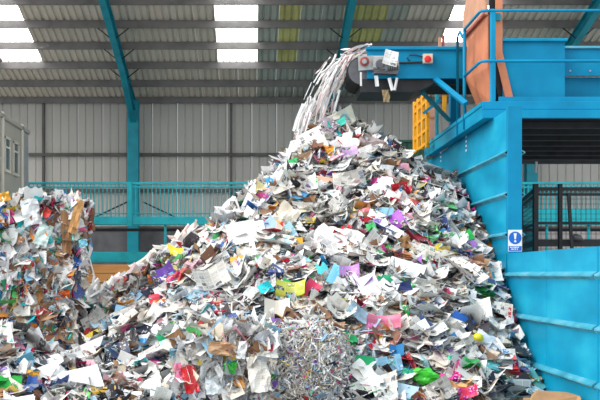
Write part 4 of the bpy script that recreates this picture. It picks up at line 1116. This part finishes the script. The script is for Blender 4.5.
# front bales: mixed paper and shredded paper
FY = 14.35
zf = ZW(337, FY)
mixed = dict(BALE_PAL, brown=5, white=60, grey=26, cream=16, red=2, blue=2, teal=1, orange=1, pink=1, green=1)
bale('bale of crushed white and grey paper at the front of the pile', XW(181, FY), XW(268, FY), FY, FY + 1.2, 0, zf, mixed, 70, 1400, ['front', 'front', 'top'], 'bales at the front of the pile', 61)
for (px, py, wp, hh, sp, ks, col, nm, lab, dpt) in (
        (190, 379, 16, 32, 12, 'film', (.72, .02, .03), 'plastic_bag', 'shiny red bag crushed into the mixed front bale', .12),
        (178, 372, 8, 20, 5, 'film', (.80, .20, .35), 'wrapper', 'pink film beside the shiny red bag on the front bale', .10),
        (222, 349, 32, 15, -8, 'kraft', (.60, .38, .23), 'paper_bag', 'light brown paper bag crushed on top of the mixed front bale', .16),
        (259, 374, 24, 40, 8, 'plain', (.80, .76, .70), 'paper_sheet', 'large cream crumpled sheet hanging down between the front bales', .17),
        (230, 367, 14, 13, -10, 'film', (.05, .46, .06), 'wrapper', 'green wad in the middle of the mixed front bale', .14),
        (221, 370, 12, 13, 25, 'film', (.85, .87, .85), 'wrapper', 'white crumpled wad beside the green wad on the front bale', .12),
        (242, 350, 10, 20, -12, 'office', (.2, .3, .5), 'leaflet', 'pale blue rolled leaflet on top of the mixed front bale', .16),
        (215, 385, 22, 20, 5, 'plain', (.82, .88, .92), 'paper_sheet', 'bluish white sheet low on the mixed front bale', .10),
        (237, 390, 24, 13, 8, 'news', (.4, .4, .4), 'newspaper', 'crumpled newspaper under the green wad of the front bale', .11),
        (195, 352, 20, 16, 15, 'kraft', (.55, .52, .49), 'paper_bag', 'grey crushed paper at the top corner of the mixed front bale', .12)):
    yy = FY - dpt - .08; me = sheet(wp * yy / F, hh * yy / F, 'crumpled', px + py * 5, 8, 8); me.name = nm; me.materials.append(MSTY[ks])
    o = place(nm, me, at(px, py, yy), Vector((.1, -1, .25)), math.radians(sp), 1.0, col); tag(o, lab, {'plastic_bag': 'bag', 'paper_bag': 'bag', 'paper_sheet': 'paper'}.get(nm, nm))

sh = thing('shredded_bale', 'bale of finely shredded paper strips at the front of the pile', 'bale', (XW(313, FY), FY + .6, 0), 'bales at the front of the pile')
sx0, sx1, sz = XW(272, FY - .12), XW(349, FY - .12), ZW(329, FY)
bm = bmesh.new(); bmesh.ops.create_cube(bm, size=1.0); bmesh.ops.subdivide_edges(bm, edges=bm.edges[:], cuts=9, use_grid_fill=True)
def superround(c, p=.16):
    """block with rounded edges"""
    q = Vector((c[0] * 2, c[1] * 2, c[2] * 2)); l = (abs(q.x) ** 3.2 + abs(q.y) ** 3.2 + abs(q.z) ** 3.2) ** (1 / 3.2); mxx = max(abs(q.x), abs(q.y), abs(q.z))
    return q * (mxx / l) / 2
for v in bm.verts:
    c = superround(v.co); v.co = Vector(((sx0 + sx1) / 2 + c.x * (sx1 - sx0), FY + .6 + c.y * 1.2, sz / 2 + c.z * sz)) + Vector((RND.uniform(-.015, .015), RND.uniform(-.015, .015), RND.uniform(-.015, .015)))
me = bpy.data.meshes.new('packed_core'); bm.to_mesh(me); bm.free(); me.materials.append(PALEMUSH); obj('packed_core', me, PALEMUSH, sh)
ns = 13000
cc = NR.uniform(-.5, .5, (ns, 3)); fsel = NR.choice(4, ns, p=[.55, .25, .12, .08])
cc[fsel == 0, 1] = -.5; cc[fsel == 1, 2] = .5; cc[fsel == 2, 0] = .5; cc[fsel == 3, 0] = -.5
P = np.array([superround(c) for c in cc]); Nn = P.copy(); Nn[np.arange(ns), np.array([1, 2, 0, 0])[fsel]] *= 3; Nn /= np.linalg.norm(Nn, axis=1)[:, None]
P = P * np.array([sx1 - sx0, 1.2, sz]) + np.array([(sx0 + sx1) / 2, FY + .6, sz / 2]) + Nn * (NR.uniform(-.02, .05, (ns, 1)) + (NR.uniform(size=(ns, 1)) < .12) * NR.uniform(0, .07, (ns, 1)))
shred = {'white': 80, 'grey': 12, 'cream': 22, 'pink': 4, 'light blue': 6, 'purple': 3, 'red': 1, 'brown': 4, 'black': 4, 'blue': 2, 'green': 1, 'yellow': 1}
scrap_cloud('shredded_strip', P, Nn, NR.uniform(.008, .014, ns), NR.uniform(8, 18, ns), colours(ns, shred), .5, sh, PLAINA, 1.8)

# ------------------------------------------------------------------ falling and sliding sheets
PALE = [('white', (.90, .90, .90)), ('pale grey', (.72, .73, .74)), ('pinkish', (.80, .62, .62)), ('cream', (.80, .76, .68))]
fm = [sheet(.48, .13, ['curled', 'flat', 'torn'][s % 3], 1300 + s, 6, 2) for s in range(9)]
for me in fm: me.name = 'falling_sheet'; me.materials.append(PLAINP)
def bez(t, P0, P1, P2, P3): return P0 * (1 - t) ** 3 + P1 * 3 * t * (1 - t) ** 2 + P2 * 3 * t * t * (1 - t) + P3 * t ** 3
outer = [at(362, 51, 21.6), at(324, 50, 21.6), at(306, 95, 21.6), at(290, 148, 21.3)]
inner_ = [at(360, 57, 21.6), at(347, 66, 21.6), at(337, 88, 21.7), at(330, 122, 21.8)]
FALL = []
for k in range(165):
    t = RND.random() ** .75; s = RND.random()
    A = bez(t, *outer); B = bez(t, *inner_); p = B.lerp(A, s)
    A2 = bez(min(1, t + .03), *outer); B2 = bez(min(1, t + .03), *inner_); dirv = (B2.lerp(A2, s) - p).normalized()
    p += Vector((RND.gauss(0, .04 + .05 * t), RND.uniform(-.45, .45), RND.gauss(0, .05)))
    side = Vector((RND.gauss(0, .9), RND.gauss(-.5, .7), RND.gauss(0, .9))); nv = (side - dirv * side.dot(dirv)).normalized()
    yv = nv.cross(dirv); R = Matrix((dirv, yv, nv)).transposed()
    o = bpy.data.objects.new('falling_sheet', RND.choice(fm)); COL.objects.link(o); cn, col = RND.choices(PALE, [4, 4, 2.2, 2])[0]
    sc_ = RND.uniform(.6, 1.35)
    o.matrix_world = Matrix.Translation(p) @ R.to_4x4() @ Matrix.Diagonal((sc_ * 1.1, sc_ * RND.uniform(.14, .42), sc_, 1)); o.color = (*col, 1)
    band = 'just off the conveyor head' if t < .3 else ('high in the stream' if t < .55 else ('midway down the stream' if t < .8 else 'low over the peak'))
    edge = 'inner' if s < .33 else ('middle' if s < .66 else 'outer')
    FALL.append((o, cn, f'falling {band} on its {edge} side', sc_, f'{cn} sheets falling from the conveyor', 'strip'))
sm = [sheet(.60, .13, ['curled', 'flat', 'torn', 'folded'][s % 4], 1500 + s, 7, 2) for s in range(8)]
for me in sm: me.name = 'sliding_sheet'; me.materials.append(PLAINP)
SLP = [(300, 140), (286, 160), (272, 178), (250, 196), (225, 214), (200, 234), (175, 250), (150, 264), (125, 280), (100, 293), (75, 306), (50, 318)]
for k in range(150):
    i = RND.random() ** .8 * (len(SLP) - 1.001); a = int(i); f = i - a
    px = SLP[a][0] + (SLP[a + 1][0] - SLP[a][0]) * f; py = SLP[a][1] + (SLP[a + 1][1] - SLP[a][1]) * f
    wd = 4 + 9 * math.sin(min(1, i / 9) * math.pi * .8); off = RND.gauss(0, .45) * wd
    px += off * .45; py += off * .9 + 2
    h = hit(px, py)
    Y = h[1] if h else 21.4 - i * .18
    p = at(px, py, Y - RND.uniform(.08, .32))
    dirv = (at(px - 20, py + 13.5 + RND.gauss(0, 1.6), Y - .1) - at(px, py, Y)).normalized()
    up = Vector((RND.gauss(-.2, .2), RND.gauss(-.9, .25), RND.gauss(.6, .25))); nv = (up - dirv * up.dot(dirv)).normalized()
    R = Matrix((dirv, nv.cross(dirv), nv)).transposed()
    o = bpy.data.objects.new('sliding_sheet', RND.choice(sm)); COL.objects.link(o); cn, col = RND.choices(PALE + [('brownish', (.45, .36, .30))], [5, 4, 1.2, 2.5, 1.2])[0]
    sc_ = RND.uniform(.6, 1.25)
    o.matrix_world = Matrix.Translation(p) @ R.to_4x4() @ Matrix.Diagonal((sc_, sc_ * RND.uniform(.5, 1.2), sc_, 1)); o.color = (*col, 1)
    band = 'beside the peak' if i < 2 else ('high up' if i < 4 else ('above the brow' if i < 5.5 else ('at mid-height' if i < 7.3 else ('low down' if i < 9 else 'at the foot'))))
    edge = 'upper rim' if off < -.25 * wd else ('lower rim' if off > .25 * wd else 'middle')
    FALL.append((o, cn, f"sliding {band} on the open flank, {edge}", sc_, f'{cn} sheets sliding down the pile', 'long sheet'))
groups = {}
for r in FALL: groups.setdefault((r[1], r[2], r[5]), []).append(r)
SIZE = ['longest'] + [a + ' longest' for a in 'second third fourth fifth sixth seventh eighth ninth tenth eleventh twelfth'.split()]
for (cn, where, what), v in groups.items():
    v.sort(key=lambda r: -r[3])
    for i, r in enumerate(v):
        tag(r[0], (SIZE[min(i, 11)] + ' ' if len(v) > 1 else '') + f'{cn} {what} {where}', 'paper', r[4])

# paper caught on the machinery
for (px, py, wp, hh, sp, Y, ks, col, lab) in (
        (391, 58, 15, 15, -15, 20.68, 'office', (.3, .3, .3), 'whitish sheet caught on top of the drive motor'),
        (361, 79, 2, 14, 0, 20.9, 'plain', (.78, .78, .76), 'thin white strip dangling under the bearing plate'),
        (376.5, 81, 4, 11, 5, 20.85, 'plain', (.80, .80, .80), 'short white strip dangling under the gearbox'),
        (391, 84, 4, 13, 15, 20.85, 'plain', (.82, .82, .82), 'white strip dangling under the drive motor'),
        (396, 84, 3, 13, -12, 20.85, 'plain', (.75, .75, .75), 'grey-white strip dangling beyond the drive motor'),
        (386, 96, 8, 14, 5, 20.9, 'kraft', (.36, .27, .15), 'brown paper tuft hanging under the conveyor'),
        (536, 167, 3, 11, -8, 24.54, 'plain', (.82, .82, .80), 'white paper strip dangling from the dark platform underside')):
    me = sheet(wp * Y / F, hh * Y / F, 'crumpled' if ks == 'kraft' else ('dogeared' if wp > 10 else 'curled'), int(px * 3), 4, 6); me.name = 'paper_strip'; me.materials.append(MSTY[ks])
    o = place('paper_strip', me, at(px, py, Y), Vector((.1, -1, .05)), math.radians(sp), 1.0, col); tag(o, lab, 'paper')
